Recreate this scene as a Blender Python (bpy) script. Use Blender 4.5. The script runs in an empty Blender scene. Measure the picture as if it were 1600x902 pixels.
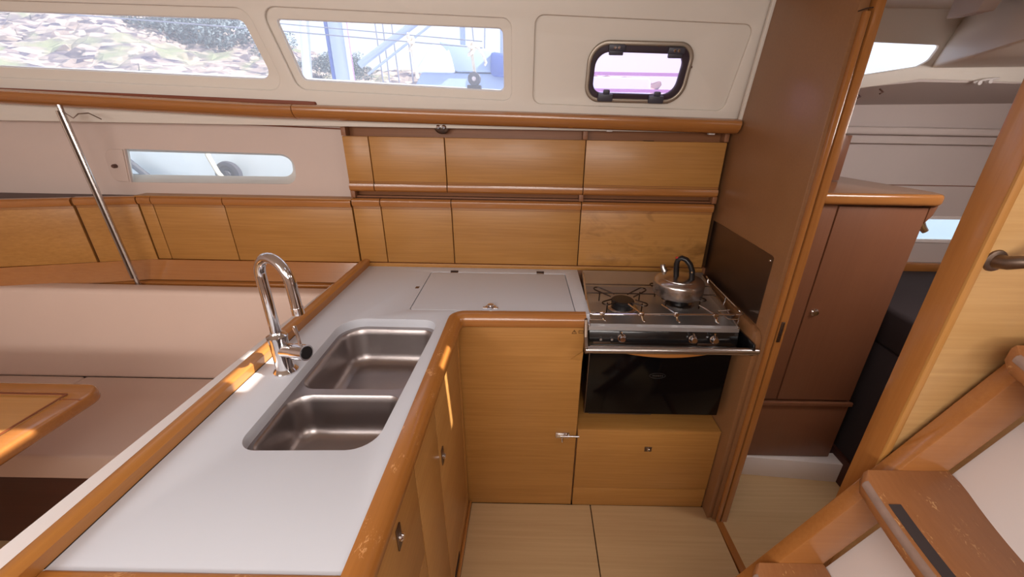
import bpy, bmesh, math, random
from mathutils import Vector, Matrix

random.seed(7)
scene = bpy.context.scene
COL = scene.collection
PI = math.pi

# ------------------------------------------------------------------ camera
H = 1.56
cam_data = bpy.data.cameras.new('camera')
cam = bpy.data.objects.new('camera', cam_data)
COL.objects.link(cam)
cam_data.sensor_fit = 'HORIZONTAL'
cam_data.sensor_width = 36.0
cam_data.lens = 630.35 / 1600 * 36.0
cam_data.shift_x = -27.4 / 1600
cam_data.clip_start = 0.02
cam_data.clip_end = 300
_p, _y, _r = 0.410386404, -0.00100229520, -0.0175224098
_f = Vector((math.sin(_y) * math.cos(_p), math.cos(_y) * math.cos(_p), -math.sin(_p)))
_rt = Vector((math.cos(_y), -math.sin(_y), 0))
_dn = _f.cross(_rt)
_R = math.cos(_r) * _rt + math.sin(_r) * _dn
_D = -math.sin(_r) * _rt + math.cos(_r) * _dn
m = Matrix((( _R.x, -_D.x, -_f.x, 0), (_R.y, -_D.y, -_f.y, 0), (_R.z, -_D.z, -_f.z, H), (0, 0, 0, 1)))
cam.matrix_world = m
scene.camera = cam

# ------------------------------------------------------------------ world, sun, lights, exposure
scene.view_settings.view_transform = 'Standard'
scene.view_settings.look = 'None'
scene.view_settings.gamma = 1
scene.view_settings.use_curve_mapping = False
scene.view_settings.exposure = 0.0

world = bpy.data.worlds.new('sky')
scene.world = world
world.use_nodes = True
wn = world.node_tree
wn.nodes.clear()
_o = wn.nodes.new('ShaderNodeOutputWorld')
_b = wn.nodes.new('ShaderNodeBackground')
_b.inputs['Color'].default_value = (0.80, 0.90, 1.0, 1)
_b.inputs['Strength'].default_value = 1.6
wn.links.new(_b.outputs[0], _o.inputs[0])

SUN_D = Vector((-0.75, 0.10, -0.65)).normalized()
sd = bpy.data.lights.new('sun', 'SUN')
sd.energy = 11.0
sd.angle = 0.009
sd.color = (1.0, 0.93, 0.82)
sun = bpy.data.objects.new('sun', sd)
COL.objects.link(sun)
sun.rotation_euler = SUN_D.to_track_quat('-Z', 'Y').to_euler()
sun.location = (3, 0, 6)


def area(name, loc, direction, sx, sy, energy, color):
    d = bpy.data.lights.new(name, 'AREA')
    d.shape = 'RECTANGLE'
    d.size, d.size_y = sx, sy
    d.energy = energy
    d.color = color
    o = bpy.data.objects.new(name, d)
    COL.objects.link(o)
    o.location = loc
    o.rotation_euler = Vector(direction).to_track_quat('-Z', 'Y').to_euler()
    return o


# daylight coming down through the deck hatches and the companionway behind the camera
area('saloon_hatch_light', (-1.45, -0.35, 1.90), (0.0, 0.30, -1), 0.7, 0.6, 11, (1.0, 0.95, 0.93))
area('galley_hatch_light', (-0.10, -0.45, 1.90), (0.0, 0.35, -1), 0.6, 0.5, 11, (1.0, 0.96, 0.92))
area('companionway_light', (1.15, -0.15, 1.92), (-0.25, 0.30, -1), 0.6, 0.6, 13, (1.0, 0.91, 0.84))
# added fill lamps, no openings modelled: one lifts the cabin side, one the aft cabin
area('opposite_fill_light', (-0.8, -1.50, 1.70), (0.0, 1.0, -0.05), 3.2, 0.30, 36, (1.0, 0.955, 0.92))
area('aft_fill_light', (1.55, 0.95, 1.70), (-0.05, 0.6, -0.7), 0.5, 0.3, 8, (1.0, 0.93, 0.90))


# ------------------------------------------------------------------ materials
def new_mat(name):
    mt = bpy.data.materials.new(name)
    mt.use_nodes = True
    nt = mt.node_tree
    bs = nt.nodes['Principled BSDF']
    return mt, nt, bs


def rgb(r, g, b):
    def c(v):
        v /= 255.0
        return v / 12.92 if v <= 0.04045 else ((v + 0.055) / 1.055) ** 2.4
    return (c(r), c(g), c(b), 1)


def plain(name, col, rough=0.5, metal=0.0, noise=0.0, nscale=8, coat=0.0, bump=0.0, bscale=200, trans=0.0):
    mt, nt, bs = new_mat(name)
    bs.inputs['Base Color'].default_value = col
    bs.inputs['Roughness'].default_value = rough
    bs.inputs['Metallic'].default_value = metal
    bs.inputs['Coat Weight'].default_value = coat
    bs.inputs['Coat Roughness'].default_value = 0.15
    tc = nt.nodes.new('ShaderNodeTexCoord')
    if noise > 0:
        n = nt.nodes.new('ShaderNodeTexNoise')
        n.inputs['Scale'].default_value = nscale
        n.inputs['Detail'].default_value = 5
        nt.links.new(tc.outputs['Object'], n.inputs['Vector'])
        mx = nt.nodes.new('ShaderNodeMix')
        mx.data_type = 'RGBA'
        mx.inputs['A'].default_value = col
        mx.inputs['B'].default_value = tuple(c * (1 - noise) for c in col[:3]) + (1,)
        nt.links.new(n.outputs['Fac'], mx.inputs['Factor'])
        nt.links.new(mx.outputs['Result'], bs.inputs['Base Color'])
    if bump > 0:
        n2 = nt.nodes.new('ShaderNodeTexNoise')
        n2.inputs['Scale'].default_value = bscale
        n2.inputs['Detail'].default_value = 3
        nt.links.new(tc.outputs['Object'], n2.inputs['Vector'])
        bp = nt.nodes.new('ShaderNodeBump')
        bp.inputs['Strength'].default_value = bump
        bp.inputs['Distance'].default_value = 0.001
        nt.links.new(n2.outputs['Fac'], bp.inputs['Height'])
        nt.links.new(bp.outputs['Normal'], bs.inputs['Normal'])
    return mt


def wood(name, light, dark, axis='X', rough=0.38, coat=0.06, fine=1.0, contrast=0.55, wear=None, wear_amt=0.0, wear_scale=14, spec=0.5, wear_soft=0.06):
    """fine straight grain along an axis, with slow tone changes; wear adds scratched lighter patches"""
    mt, nt, bs = new_mat(name)
    tc = nt.nodes.new('ShaderNodeTexCoord')
    mp = nt.nodes.new('ShaderNodeMapping')
    s = {'X': (2.2, 90, 90), 'Y': (90, 2.2, 90), 'Z': (90, 90, 2.2)}[axis]
    mp.inputs['Scale'].default_value = tuple(v * fine for v in s)
    nt.links.new(tc.outputs['Object'], mp.inputs['Vector'])
    n1 = nt.nodes.new('ShaderNodeTexNoise')
    n1.inputs['Scale'].default_value = 1.6
    n1.inputs['Detail'].default_value = 6
    n1.inputs['Roughness'].default_value = 0.65
    nt.links.new(mp.outputs[0], n1.inputs['Vector'])
    mp2 = nt.nodes.new('ShaderNodeMapping')
    s2 = {'X': (0.9, 9, 9), 'Y': (9, 0.9, 9), 'Z': (9, 9, 0.9)}[axis]
    mp2.inputs['Scale'].default_value = s2
    nt.links.new(tc.outputs['Object'], mp2.inputs['Vector'])
    n2 = nt.nodes.new('ShaderNodeTexNoise')
    n2.inputs['Scale'].default_value = 1.1
    n2.inputs['Detail'].default_value = 4
    nt.links.new(mp2.outputs[0], n2.inputs['Vector'])
    add = nt.nodes.new('ShaderNodeMath')
    add.operation = 'MULTIPLY_ADD'
    add.inputs[1].default_value = 0.62
    nt.links.new(n1.outputs['Fac'], add.inputs[0])
    mul = nt.nodes.new('ShaderNodeMath')
    mul.operation = 'MULTIPLY'
    mul.inputs[1].default_value = 0.38
    nt.links.new(n2.outputs['Fac'], mul.inputs[0])
    nt.links.new(mul.outputs[0], add.inputs[2])
    ramp = nt.nodes.new('ShaderNodeValToRGB')
    w = 0.28 / max(contrast, 0.05) * 0.5
    ramp.color_ramp.elements[0].position = max(0.0, 0.5 - w)
    ramp.color_ramp.elements[1].position = min(1.0, 0.5 + w)
    ramp.color_ramp.elements[0].color = dark
    ramp.color_ramp.elements[1].color = light
    nt.links.new(add.outputs[0], ramp.inputs[0])
    last = ramp.outputs[0]
    bs.inputs['Roughness'].default_value = rough
    bs.inputs['Specular IOR Level'].default_value = spec
    bs.inputs['Coat Weight'].default_value = coat
    bs.inputs['Coat Roughness'].default_value = 0.12
    if wear:
        mp3 = nt.nodes.new('ShaderNodeMapping')
        s3 = {'X': (0.5, 1, 1), 'Y': (1, 0.5, 1), 'Z': (1, 1, 0.5)}[axis]
        mp3.inputs['Scale'].default_value = s3
        nt.links.new(tc.outputs['Object'], mp3.inputs['Vector'])
        n3 = nt.nodes.new('ShaderNodeTexNoise')
        n3.inputs['Scale'].default_value = wear_scale * 5
        n3.inputs['Detail'].default_value = 4
        n3.inputs['Distortion'].default_value = 1.5
        nt.links.new(mp3.outputs[0], n3.inputs['Vector'])
        n4 = nt.nodes.new('ShaderNodeTexNoise')
        n4.inputs['Scale'].default_value = wear_scale
        nt.links.new(mp3.outputs[0], n4.inputs['Vector'])
        mm = nt.nodes.new('ShaderNodeMath')
        mm.operation = 'MULTIPLY'
        nt.links.new(n3.outputs['Fac'], mm.inputs[0])
        nt.links.new(n4.outputs['Fac'], mm.inputs[1])
        r2 = nt.nodes.new('ShaderNodeValToRGB')
        r2.color_ramp.elements[0].position = 0.34 - 0.1 * wear_amt
        r2.color_ramp.elements[1].position = 0.34 + wear_soft - 0.1 * wear_amt
        nt.links.new(mm.outputs[0], r2.inputs[0])
        mx = nt.nodes.new('ShaderNodeMix')
        mx.data_type = 'RGBA'
        nt.links.new(r2.outputs[0], mx.inputs['Factor'])
        nt.links.new(last, mx.inputs['A'])
        mx.inputs['B'].default_value = wear
        last = mx.outputs['Result']
    nt.links.new(last, bs.inputs['Base Color'])
    return mt


HON_L, HON_D = rgb(190, 137, 74), rgb(152, 102, 46)
RED_L, RED_D = rgb(178, 118, 62), rgb(142, 86, 40)
M = {}
M['honey'] = wood('honey_veneer', HON_L, HON_D, 'X')
M['honey_y'] = wood('honey_veneer_fore_aft', rgb(194, 144, 84), rgb(158, 108, 54), 'Y')
M['honey_soot'] = wood('honey_veneer_heat_stained', rgb(196, 142, 78), rgb(158, 106, 50), 'X', wear=rgb(112, 72, 32), wear_amt=0.9, wear_scale=4, wear_soft=0.35)
M['honey_z'] = wood('honey_veneer_upright', HON_L, HON_D, 'Z')
M['red'] = wood('red_varnished_wood', RED_L, RED_D, 'X', rough=0.25, coat=0.5, contrast=0.35)
M['red_y'] = wood('red_varnished_wood_athwart', RED_L, RED_D, 'Y', rough=0.25, coat=0.5, contrast=0.35)
M['red_z'] = wood('red_varnished_wood_upright', RED_L, RED_D, 'Z', rough=0.25, coat=0.5, contrast=0.35)
M['strip_red'] = wood('dull_red_strip', rgb(140, 74, 48), rgb(108, 54, 34), 'X', rough=0.6, coat=0)
M['worn_y'] = wood('worn_varnish_fore_aft', rgb(186, 122, 58), rgb(150, 90, 38), 'Y', rough=0.3, coat=0.4, contrast=0.4, wear=rgb(218, 160, 104), wear_amt=0.05, wear_scale=36, wear_soft=0.10)
M['worn_x'] = wood('worn_varnish_across', rgb(186, 122, 58), rgb(150, 90, 38), 'X', rough=0.3, coat=0.4, contrast=0.4, wear=rgb(218, 160, 104), wear_amt=0.05, wear_scale=36, wear_soft=0.10)
M['fiddle'] = wood('fiddle_varnish', rgb(192, 130, 62), rgb(158, 98, 42), 'Y', rough=0.35, coat=0.3, contrast=0.35)
M['bulk'] = wood('bulkhead_veneer', rgb(150, 106, 70), rgb(124, 84, 52), 'X', rough=0.38, coat=0.1, contrast=0.28)
M['bulk_dark'] = wood('aft_locker_veneer', rgb(132, 86, 60), rgb(112, 68, 46), 'Z', rough=0.4, coat=0.1, contrast=0.25)
M['pale_bulk'] = wood('pale_bulkhead_veneer', rgb(206, 166, 112), rgb(176, 134, 82), 'X', rough=0.4, coat=0.15, contrast=0.5)
M['tread'] = wood('worn_tread', rgb(172, 116, 72), rgb(138, 86, 48), 'Y', rough=0.45, coat=0.15, contrast=0.35, wear=rgb(206, 160, 108), wear_amt=0.0, wear_scale=30, wear_soft=0.08)
M['tread_edge'] = plain('tread_edge_grey', rgb(150, 122, 108), 0.7, noise=0.35, nscale=60)
M['table'] = wood('table_veneer', rgb(196, 142, 80), rgb(166, 112, 56), 'X', rough=0.3, coat=0.4, contrast=0.4)
M['floor'] = wood('pale_cabin_sole', rgb(212, 180, 136), rgb(182, 148, 106), 'X', rough=0.45, coat=0.1, fine=0.45, contrast=0.5)
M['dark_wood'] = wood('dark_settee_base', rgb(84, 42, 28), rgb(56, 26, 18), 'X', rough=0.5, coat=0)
M['white'] = plain('white_laminate', rgb(209, 211, 219), 0.38, noise=0.05, nscale=3)
M['white_ledge'] = plain('white_ledge_laminate', rgb(222, 214, 212), 0.4)
M['gel'] = plain('cream_moulding', rgb(222, 213, 202), 0.5, noise=0.04, nscale=4)
M['gel_in'] = plain('cream_moulding_recess', rgb(220, 211, 200), 0.5)
M['liner'] = plain('pinkish_hull_liner', rgb(206, 186, 176), 0.75, noise=0.06, nscale=5)
M['aft_liner'] = plain('grey_aft_liner', rgb(196, 182, 176), 0.75, noise=0.05)
M['gel_white'] = plain('white_engine_cover', rgb(226, 216, 212), 0.35)
M['leather'] = plain('cream_leatherette', rgb(214, 187, 172), 0.6, noise=0.05, nscale=6, bump=0.25, bscale=500)
M['steel'] = plain('brushed_steel', rgb(208, 203, 200), 0.26, 1.0, noise=0.15, nscale=10)
M['sink_steel'] = plain('sink_steel', rgb(180, 171, 169), 0.33, 1.0, noise=0.18, nscale=12, bump=0.15, bscale=300)
M['chrome'] = plain('chrome', rgb(222, 220, 222), 0.06, 1.0)
M['dull_metal'] = plain('dull_splash_steel', rgb(130, 112, 100), 0.42, 1.0, noise=0.2, nscale=6)
M['alu'] = plain('anodised_aluminium', rgb(168, 156, 142), 0.4, 0.7, noise=0.1)
M['black'] = plain('black_plastic', rgb(24, 22, 24), 0.35)
M['grey_plastic'] = plain('dark_grey_plastic', rgb(64, 62, 72), 0.45)
M['gasket'] = plain('dark_gasket', rgb(46, 28, 40), 0.6)
M['black_glass'] = plain('black_oven_glass', rgb(8, 7, 8), 0.10)
M['black_glass'].node_tree.nodes['Principled BSDF'].inputs['Specular IOR Level'].default_value = 0.22
M['cooktop'] = plain('cooktop_steel', rgb(206, 206, 208), 0.38, 0.9, noise=0.2, nscale=9)
M['enamel'] = plain('black_enamel', rgb(20, 19, 20), 0.18, coat=0.4)
M['gap'] = plain('shadow_gap', rgb(40, 20, 12), 0.8)
M['rubber'] = plain('grip_strip_rubber', rgb(58, 48, 48), 0.85)
M['wire_dark'] = plain('burnt_wire', rgb(66, 54, 48), 0.35, 0.9)
M['red_plastic'] = plain('red_plastic', rgb(190, 40, 36), 0.4)
M['brown_plastic'] = plain('brown_knob', rgb(92, 64, 54), 0.4)
M['print'] = plain('dark_print', rgb(96, 62, 30), 0.6)
M['logo'] = plain('grey_print', rgb(40, 37, 37), 0.5)
M['berth'] = plain('dark_berth_fabric', rgb(52, 42, 44), 0.9)
M['groove'] = plain('brown_groove', rgb(120, 62, 30), 0.6)
M['soffit'] = plain('white_valance', rgb(212, 204, 200), 0.5)
M['recess_wood'] = wood('locker_recess_wood', rgb(150, 100, 66), rgb(122, 76, 46), 'X', rough=0.5, coat=0)
M['rope'] = plain('white_rope', rgb(226, 214, 196), 0.9, bump=0.5, bscale=300)
M['mast'] = plain('grey_blue_mast', rgb(170, 182, 208), 0.4, 0.2)
M['mast_white'] = plain('white_mast', rgb(216, 220, 236), 0.4)
M['blue'] = plain('blue_canvas', rgb(70, 92, 160), 0.8)
M['light_blue'] = plain('pale_blue_canvas', rgb(158, 176, 206), 0.8)
M['boat'] = plain('white_boat_hull', rgb(232, 236, 240), 0.3)
M['pink'] = plain('lilac_stripe', rgb(180, 130, 190), 0.6)
M['wire'] = plain('rigging_wire', rgb(150, 150, 165), 0.4, 0.6)
M['leaf'] = plain('hazy_leaves', rgb(126, 140, 142), 0.9, noise=0.5, nscale=3)  # leaf colour greyed and paled, outdoor haze put into it


def rock_mat():
    mt, nt, bs = new_mat('rocky_bank')
    tc = nt.nodes.new('ShaderNodeTexCoord')
    v = nt.nodes.new('ShaderNodeTexVoronoi')
    v.inputs['Scale'].default_value = 2.2
    mpv = nt.nodes.new('ShaderNodeMapping')
    mpv.inputs['Scale'].default_value = (1.0, 1.6, 3.4)
    mpv.inputs['Rotation'].default_value = (0, 0.35, 0)
    nt.links.new(tc.outputs['Object'], mpv.inputs['Vector'])
    nt.links.new(mpv.outputs[0], v.inputs['Vector'])
    n = nt.nodes.new('ShaderNodeTexNoise')
    n.inputs['Scale'].default_value = 0.6
    n.inputs['Detail'].default_value = 6
    nt.links.new(tc.outputs['Object'], n.inputs['Vector'])
    sep = nt.nodes.new('ShaderNodeSeparateColor')
    nt.links.new(v.outputs['Color'], sep.inputs[0])
    ramp = nt.nodes.new('ShaderNodeValToRGB')
    ramp.color_ramp.elements[0].color = rgb(70, 64, 80)
    ramp.color_ramp.elements[1].color = rgb(186, 168, 152)
    nt.links.new(sep.outputs[0], ramp.inputs[0])
    r2 = nt.nodes.new('ShaderNodeValToRGB')
    r2.color_ramp.elements[0].position = 0.54
    r2.color_ramp.elements[1].position = 0.68
    nt.links.new(n.outputs['Fac'], r2.inputs[0])
    mx = nt.nodes.new('ShaderNodeMix')
    mx.data_type = 'RGBA'
    nt.links.new(r2.outputs[0], mx.inputs['Factor'])
    nt.links.new(ramp.outputs[0], mx.inputs['A'])
    mx.inputs['B'].default_value = rgb(128, 132, 104)
    nt.links.new(mx.outputs['Result'], bs.inputs['Base Color'])
    bs.inputs['Roughness'].default_value = 0.95
    return mt


M['rock'] = rock_mat()


def glass_mat(name, tint, gl=0.04, haze=0.13):
    mt = bpy.data.materials.new(name)
    mt.use_nodes = True
    nt = mt.node_tree
    nt.nodes.clear()
    out = nt.nodes.new('ShaderNodeOutputMaterial')
    tr = nt.nodes.new('ShaderNodeBsdfTransparent')
    tr.inputs[0].default_value = tint
    g = nt.nodes.new('ShaderNodeBsdfGlossy')
    g.inputs['Roughness'].default_value = 0.05
    tl = nt.nodes.new('ShaderNodeBsdfTranslucent')
    tl.inputs[0].default_value = (0.95, 0.95, 1.0, 1)
    m0 = nt.nodes.new('ShaderNodeMixShader')
    m0.inputs[0].default_value = haze
    nt.links.new(tr.outputs[0], m0.inputs[1])
    nt.links.new(tl.outputs[0], m0.inputs[2])
    mx = nt.nodes.new('ShaderNodeMixShader')
    mx.inputs[0].default_value = gl
    nt.links.new(m0.outputs[0], mx.inputs[1])
    nt.links.new(g.outputs[0], mx.inputs[2])
    nt.links.new(mx.outputs[0], out.inputs[0])
    return mt


M['glass'] = glass_mat('window_glass', (0.93, 0.94, 1.0, 1))
M['glass_pink'] = glass_mat('lilac_acrylic', (0.98, 0.84, 0.98, 1))
M['glass_clear'] = glass_mat('clear_glass', (0.97, 0.99, 1.0, 1))


# ------------------------------------------------------------------ geometry helpers
WLOC = {}


class MB:
    """collects shapes in world coordinates and links them as one mesh object"""

    def __init__(self):
        self.bm = bmesh.new()
        self.mats = []

    def _slot(self, mat):
        if mat is None:
            return 0
        if not self.mats:
            self.mats = [None]
        if mat not in self.mats:
            self.mats.append(mat)
        return self.mats.index(mat)

    def _merge(self, b2, mat=None):
        idx = self._slot(mat)
        me = bpy.data.meshes.new('tmp')
        b2.to_mesh(me)
        b2.free()
        n0 = len(self.bm.faces)
        self.bm.from_mesh(me)
        self.bm.faces.ensure_lookup_table()
        for f in self.bm.faces[n0:]:
            f.material_index = idx
        bpy.data.meshes.remove(me)
        return self

    def box(self, x0, x1, y0, y1, z0, z1, bev=0.0, seg=2, mat=None, M4=None):
        b = bmesh.new()
        bmesh.ops.create_cube(b, size=1)
        for v in b.verts:
            v.co = Vector(((x0 + x1) / 2 + v.co.x * (x1 - x0), (y0 + y1) / 2 + v.co.y * (y1 - y0), (z0 + z1) / 2 + v.co.z * (z1 - z0)))
        if bev > 0:
            bmesh.ops.bevel(b, geom=b.edges[:], offset=bev, segments=seg, profile=0.5, affect='EDGES', clamp_overlap=True)
        if M4:
            bmesh.ops.transform(b, matrix=M4, verts=b.verts)
        return self._merge(b, mat)

    def hull(self, bottom, top, bev=0.0, seg=2, mat=None):
        """prism between two loops with the same number of points"""
        b = bmesh.new()
        vb = [b.verts.new(p) for p in bottom]
        vt = [b.verts.new(p) for p in top]
        n = len(vb)
        b.faces.new(vb[::-1])
        b.faces.new(vt)
        for i in range(n):
            b.faces.new((vb[i], vb[(i + 1) % n], vt[(i + 1) % n], vt[i]))
        bmesh.ops.recalc_face_normals(b, faces=b.faces[:])
        if bev > 0:
            bmesh.ops.bevel(b, geom=b.edges[:], offset=bev, segments=seg, profile=0.5, affect='EDGES', clamp_overlap=True)
        return self._merge(b, mat)

    def prism(self, pts, vec, bev=0.0, seg=2, mat=None):
        v = Vector(vec)
        return self.hull([Vector(p) for p in pts], [Vector(p) + v for p in pts], bev, seg, mat)

    def grid(self, rows, close=False, mat=None, thick=None):
        b = bmesh.new()
        vs = [[b.verts.new(p) for p in r] for r in rows]
        for i in range(len(vs) - 1):
            n = len(vs[i])
            for j in range(n if close else n - 1):
                b.faces.new((vs[i][j], vs[i][(j + 1) % n], vs[i + 1][(j + 1) % n], vs[i + 1][j]))
        if thick:
            bmesh.ops.solidify(b, geom=b.faces[:], thickness=thick)
        bmesh.ops.recalc_face_normals(b, faces=b.faces[:])
        return self._merge(b, mat)

    def tube(self, path, r, seg=12, cap=True, mat=None, closed=False):
        pts = [Vector(p) for p in path]
        rs = r if isinstance(r, (list, tuple)) else [r] * len(pts)
        b = bmesh.new()
        n = len(pts)
        tang = []
        for i in range(n):
            if closed:
                t = pts[(i + 1) % n] - pts[i - 1]
            else:
                t = pts[min(i + 1, n - 1)] - pts[max(i - 1, 0)]
            tang.append(t.normalized())
        up = Vector((0, 0, 1))
        if abs(tang[0].dot(up)) > 0.9:
            up = Vector((1, 0, 0))
        nrm = (up - tang[0] * up.dot(tang[0])).normalized()
        rings = []
        for i in range(n):
            nrm = (nrm - tang[i] * nrm.dot(tang[i])).normalized()
            bi = tang[i].cross(nrm)
            rings.append([b.verts.new(pts[i] + (nrm * math.cos(2 * PI * k / seg) + bi * math.sin(2 * PI * k / seg)) * rs[i]) for k in range(seg)])
        m_ = n if closed else n - 1
        for i in range(m_):
            a, c = rings[i], rings[(i + 1) % n]
            for k in range(seg):
                b.faces.new((a[k], a[(k + 1) % seg], c[(k + 1) % seg], c[k]))
        if cap and not closed:
            b.faces.new(rings[0][::-1])
            b.faces.new(rings[-1])
        bmesh.ops.recalc_face_normals(b, faces=b.faces[:])
        return self._merge(b, mat)

    def lathe(self, prof, c, axis=(0, 0, 1), seg=32, mat=None):
        """prof: list of (radius, height) along the axis from point c"""
        ax = Vector(axis).normalized()
        up = Vector((1, 0, 0)) if abs(ax.x) < 0.9 else Vector((0, 1, 0))
        e1 = (up - ax * up.dot(ax)).normalized()
        e2 = ax.cross(e1)
        c = Vector(c)
        b = bmesh.new()
        rings = []
        for r, h in prof:
            if r < 1e-6:
                rings.append([b.verts.new(c + ax * h)])
            else:
                rings.append([b.verts.new(c + ax * h + (e1 * math.cos(2 * PI * k / seg) + e2 * math.sin(2 * PI * k / seg)) * r) for k in range(seg)])
        for a, d in zip(rings[:-1], rings[1:]):
            for k in range(seg):
                k2 = (k + 1) % seg
                if len(a) == 1 and len(d) == 1:
                    continue
                if len(a) == 1:
                    b.faces.new((a[0], d[k2], d[k]))
                elif len(d) == 1:
                    b.faces.new((a[k], a[k2], d[0]))
                else:
                    b.faces.new((a[k], a[k2], d[k2], d[k]))
        if len(rings[0]) > 1:
            b.faces.new(rings[0][::-1])
        if len(rings[-1]) > 1:
            b.faces.new(rings[-1])
        bmesh.ops.recalc_face_normals(b, faces=b.faces[:])
        return self._merge(b, mat)

    def build(self, name, mat, parent=None, smooth=True, angle=35):
        bm = self.bm
        if parent is None:
            xs = [v.co for v in bm.verts]
            lo = [min(v[i] for v in xs) for i in range(3)]
            hi = [max(v[i] for v in xs) for i in range(3)]
            loc = Vector(((lo[0] + hi[0]) / 2, (lo[1] + hi[1]) / 2, lo[2]))
            rel = loc
        else:
            loc = WLOC[parent.name]
            rel = Vector((0, 0, 0))
        bmesh.ops.translate(bm, verts=bm.verts, vec=-loc)
        me = bpy.data.meshes.new(name)
        bm.to_mesh(me)
        bm.free()
        mats = self.mats if self.mats else [None]
        mats[0] = mat
        for mm in mats:
            me.materials.append(mm if not isinstance(mm, str) else M[mm])
        for p in me.polygons:
            p.use_smooth = smooth
        if smooth:
            me.set_sharp_from_angle(angle=math.radians(angle))
        o = bpy.data.objects.new(name, me)
        COL.objects.link(o)
        o.location = rel
        if parent is not None:
            o.parent = parent
        WLOC[o.name] = Vector(loc)
        return o


def root(name, loc, label, cat, group=None):
    o = bpy.data.objects.new(name, None)
    COL.objects.link(o)
    o.location = loc
    o.empty_display_size = 0.05
    WLOC[o.name] = Vector(loc)
    return tag(o, label, cat, group)


def tag(o, label, cat, group=None):
    o['label'] = label
    o['category'] = cat
    if group:
        o['group'] = group
    return o


def struct(o, label=None):
    o['kind'] = 'structure'
    if label:
        o['label'] = label
    return o


def rpoly(pts, rad, seg=6):
    """polygon with rounded corners; rad may be one number or one per corner"""
    n = len(pts)
    rs = rad if isinstance(rad, (list, tuple)) else [rad] * n
    out = []
    for i in range(n):
        p0, p1, p2 = Vector(pts[i - 1]), Vector(pts[i]), Vector(pts[(i + 1) % n])
        r = rs[i]
        if r <= 0:
            out.append(tuple(p1))
            continue
        a, b = (p0 - p1).normalized(), (p2 - p1).normalized()
        ang = a.angle(b)
        d = min(r / math.tan(ang / 2), (p0 - p1).length * 0.49, (p2 - p1).length * 0.49)
        r2 = d * math.tan(ang / 2)
        c = p1 + (a + b).normalized() * (r2 / math.sin(ang / 2))
        s, e = p1 + a * d - c, p1 + b * d - c
        tot = s.angle(e)
        sgn = 1 if (s.x * e.y - s.y * e.x) > 0 else -1
        for k in range(seg + 1):
            t = sgn * tot * k / seg
            out.append((c.x + s.x * math.cos(t) - s.y * math.sin(t), c.y + s.x * math.sin(t) + s.y * math.cos(t)))
    return out


def sheet_mesh(outer, holes, thick, M4, bevel=0.0):
    """flat plate with holes: 2D loops filled, extruded (+-thick/2) and placed by M4"""
    cu = bpy.data.curves.new('sheet', 'CURVE')
    cu.dimensions = '2D'
    cu.fill_mode = 'BOTH'
    cu.extrude = max(thick / 2 - bevel, 0.0001)
    cu.bevel_depth = bevel
    cu.bevel_resolution = 2
    cu.offset = -bevel
    for lp in [outer] + list(holes):
        sp = cu.splines.new('POLY')
        sp.points.add(len(lp) - 1)
        for q, (x, y) in zip(sp.points, lp):
            q.co = (x, y, 0, 1)
        sp.use_cyclic_u = True
    ob = bpy.data.objects.new('sheet', cu)
    COL.objects.link(ob)
    dg = bpy.context.evaluated_depsgraph_get()
    me = bpy.data.meshes.new_from_object(ob.evaluated_get(dg))
    bpy.data.objects.remove(ob)
    bpy.data.curves.remove(cu)
    b = bmesh.new()
    b.from_mesh(me)
    bpy.data.meshes.remove(me)
    bmesh.ops.remove_doubles(b, verts=b.verts, dist=1e-5)
    bmesh.ops.transform(b, matrix=M4, verts=b.verts)
    bmesh.ops.recalc_face_normals(b, faces=b.faces[:])
    return b


def sheet(mb, outer, holes, thick, M4, bevel=0.0, mat=None):
    b = sheet_mesh(outer, holes, thick, M4, bevel)
    for f in b.faces:
        f.material_index = 0
    return mb._merge(b, mat)


def frame(o, u, v):
    u, v = Vector(u).normalized(), Vector(v).normalized()
    n = u.cross(v)
    return Matrix(((u.x, v.x, n.x, o[0]), (u.y, v.y, n.y, o[1]), (u.z, v.z, n.z, o[2]), (0, 0, 0, 1)))


def plane_y(y):          # local (x, z) -> world at depth y, normal towards the camera
    return frame((0, y, 0), (1, 0, 0), (0, 0, 1))


def plane_z(z):
    return frame((0, 0, z), (1, 0, 0), (0, 1, 0))


def rect(x0, x1, y0, y1):
    return [(x0, y0), (x1, y0), (x1, y1), (x0, y1)]


def arc(c, r, a0, a1, n, e1, e2):
    c, e1, e2 = Vector(c), Vector(e1), Vector(e2)
    return [c + e1 * (r * math.cos(a0 + (a1 - a0) * k / n)) + e2 * (r * math.sin(a0 + (a1 - a0) * k / n)) for k in range(n + 1)]


# ================================================================== SETTING
# ---- cabin sole
fl = MB().box(-2.9, 2.3, -1.6, 2.0, -0.06, -0.012).build('floor', M['gap'])
struct(fl, 'cabin sole under the galley and saloon')
for (a, b, c, d) in ((-0.235, 0.277, -1.5, 1.236), (0.281, 0.798, -1.5, 1.236), (0.826, 2.2, 0.0, 1.46), (-2.85, -0.78, -1.5, 1.5)):
    MB().box(a, b, c, d, -0.0115, 0.0, 0.0015).build('floor_panel', M['floor'], fl)
t = MB().prism([(0.798, 1.20, -0.0115), (0.826, 1.20, -0.0115), (0.842, 0.64, -0.0115), (0.812, 0.64, -0.0115)], (0, 0, 0.0135), 0.002).build('trim_1', M['red_y'])
struct(t, 'dark red wood threshold strip across the pale floor')

# ---- cabin side above the handrail (leans inwards), with the coachroof windows
SL = 0.2105
CV = math.sqrt(1 + SL * SL)


def wp(x, z):            # cabin side plane: (x, z) -> plate coordinates
    return (x, (z - 1.53) * CV)


CAB = frame((0, 1.70, 1.53), (1, 0, 0), (0, -SL, 1))


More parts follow.
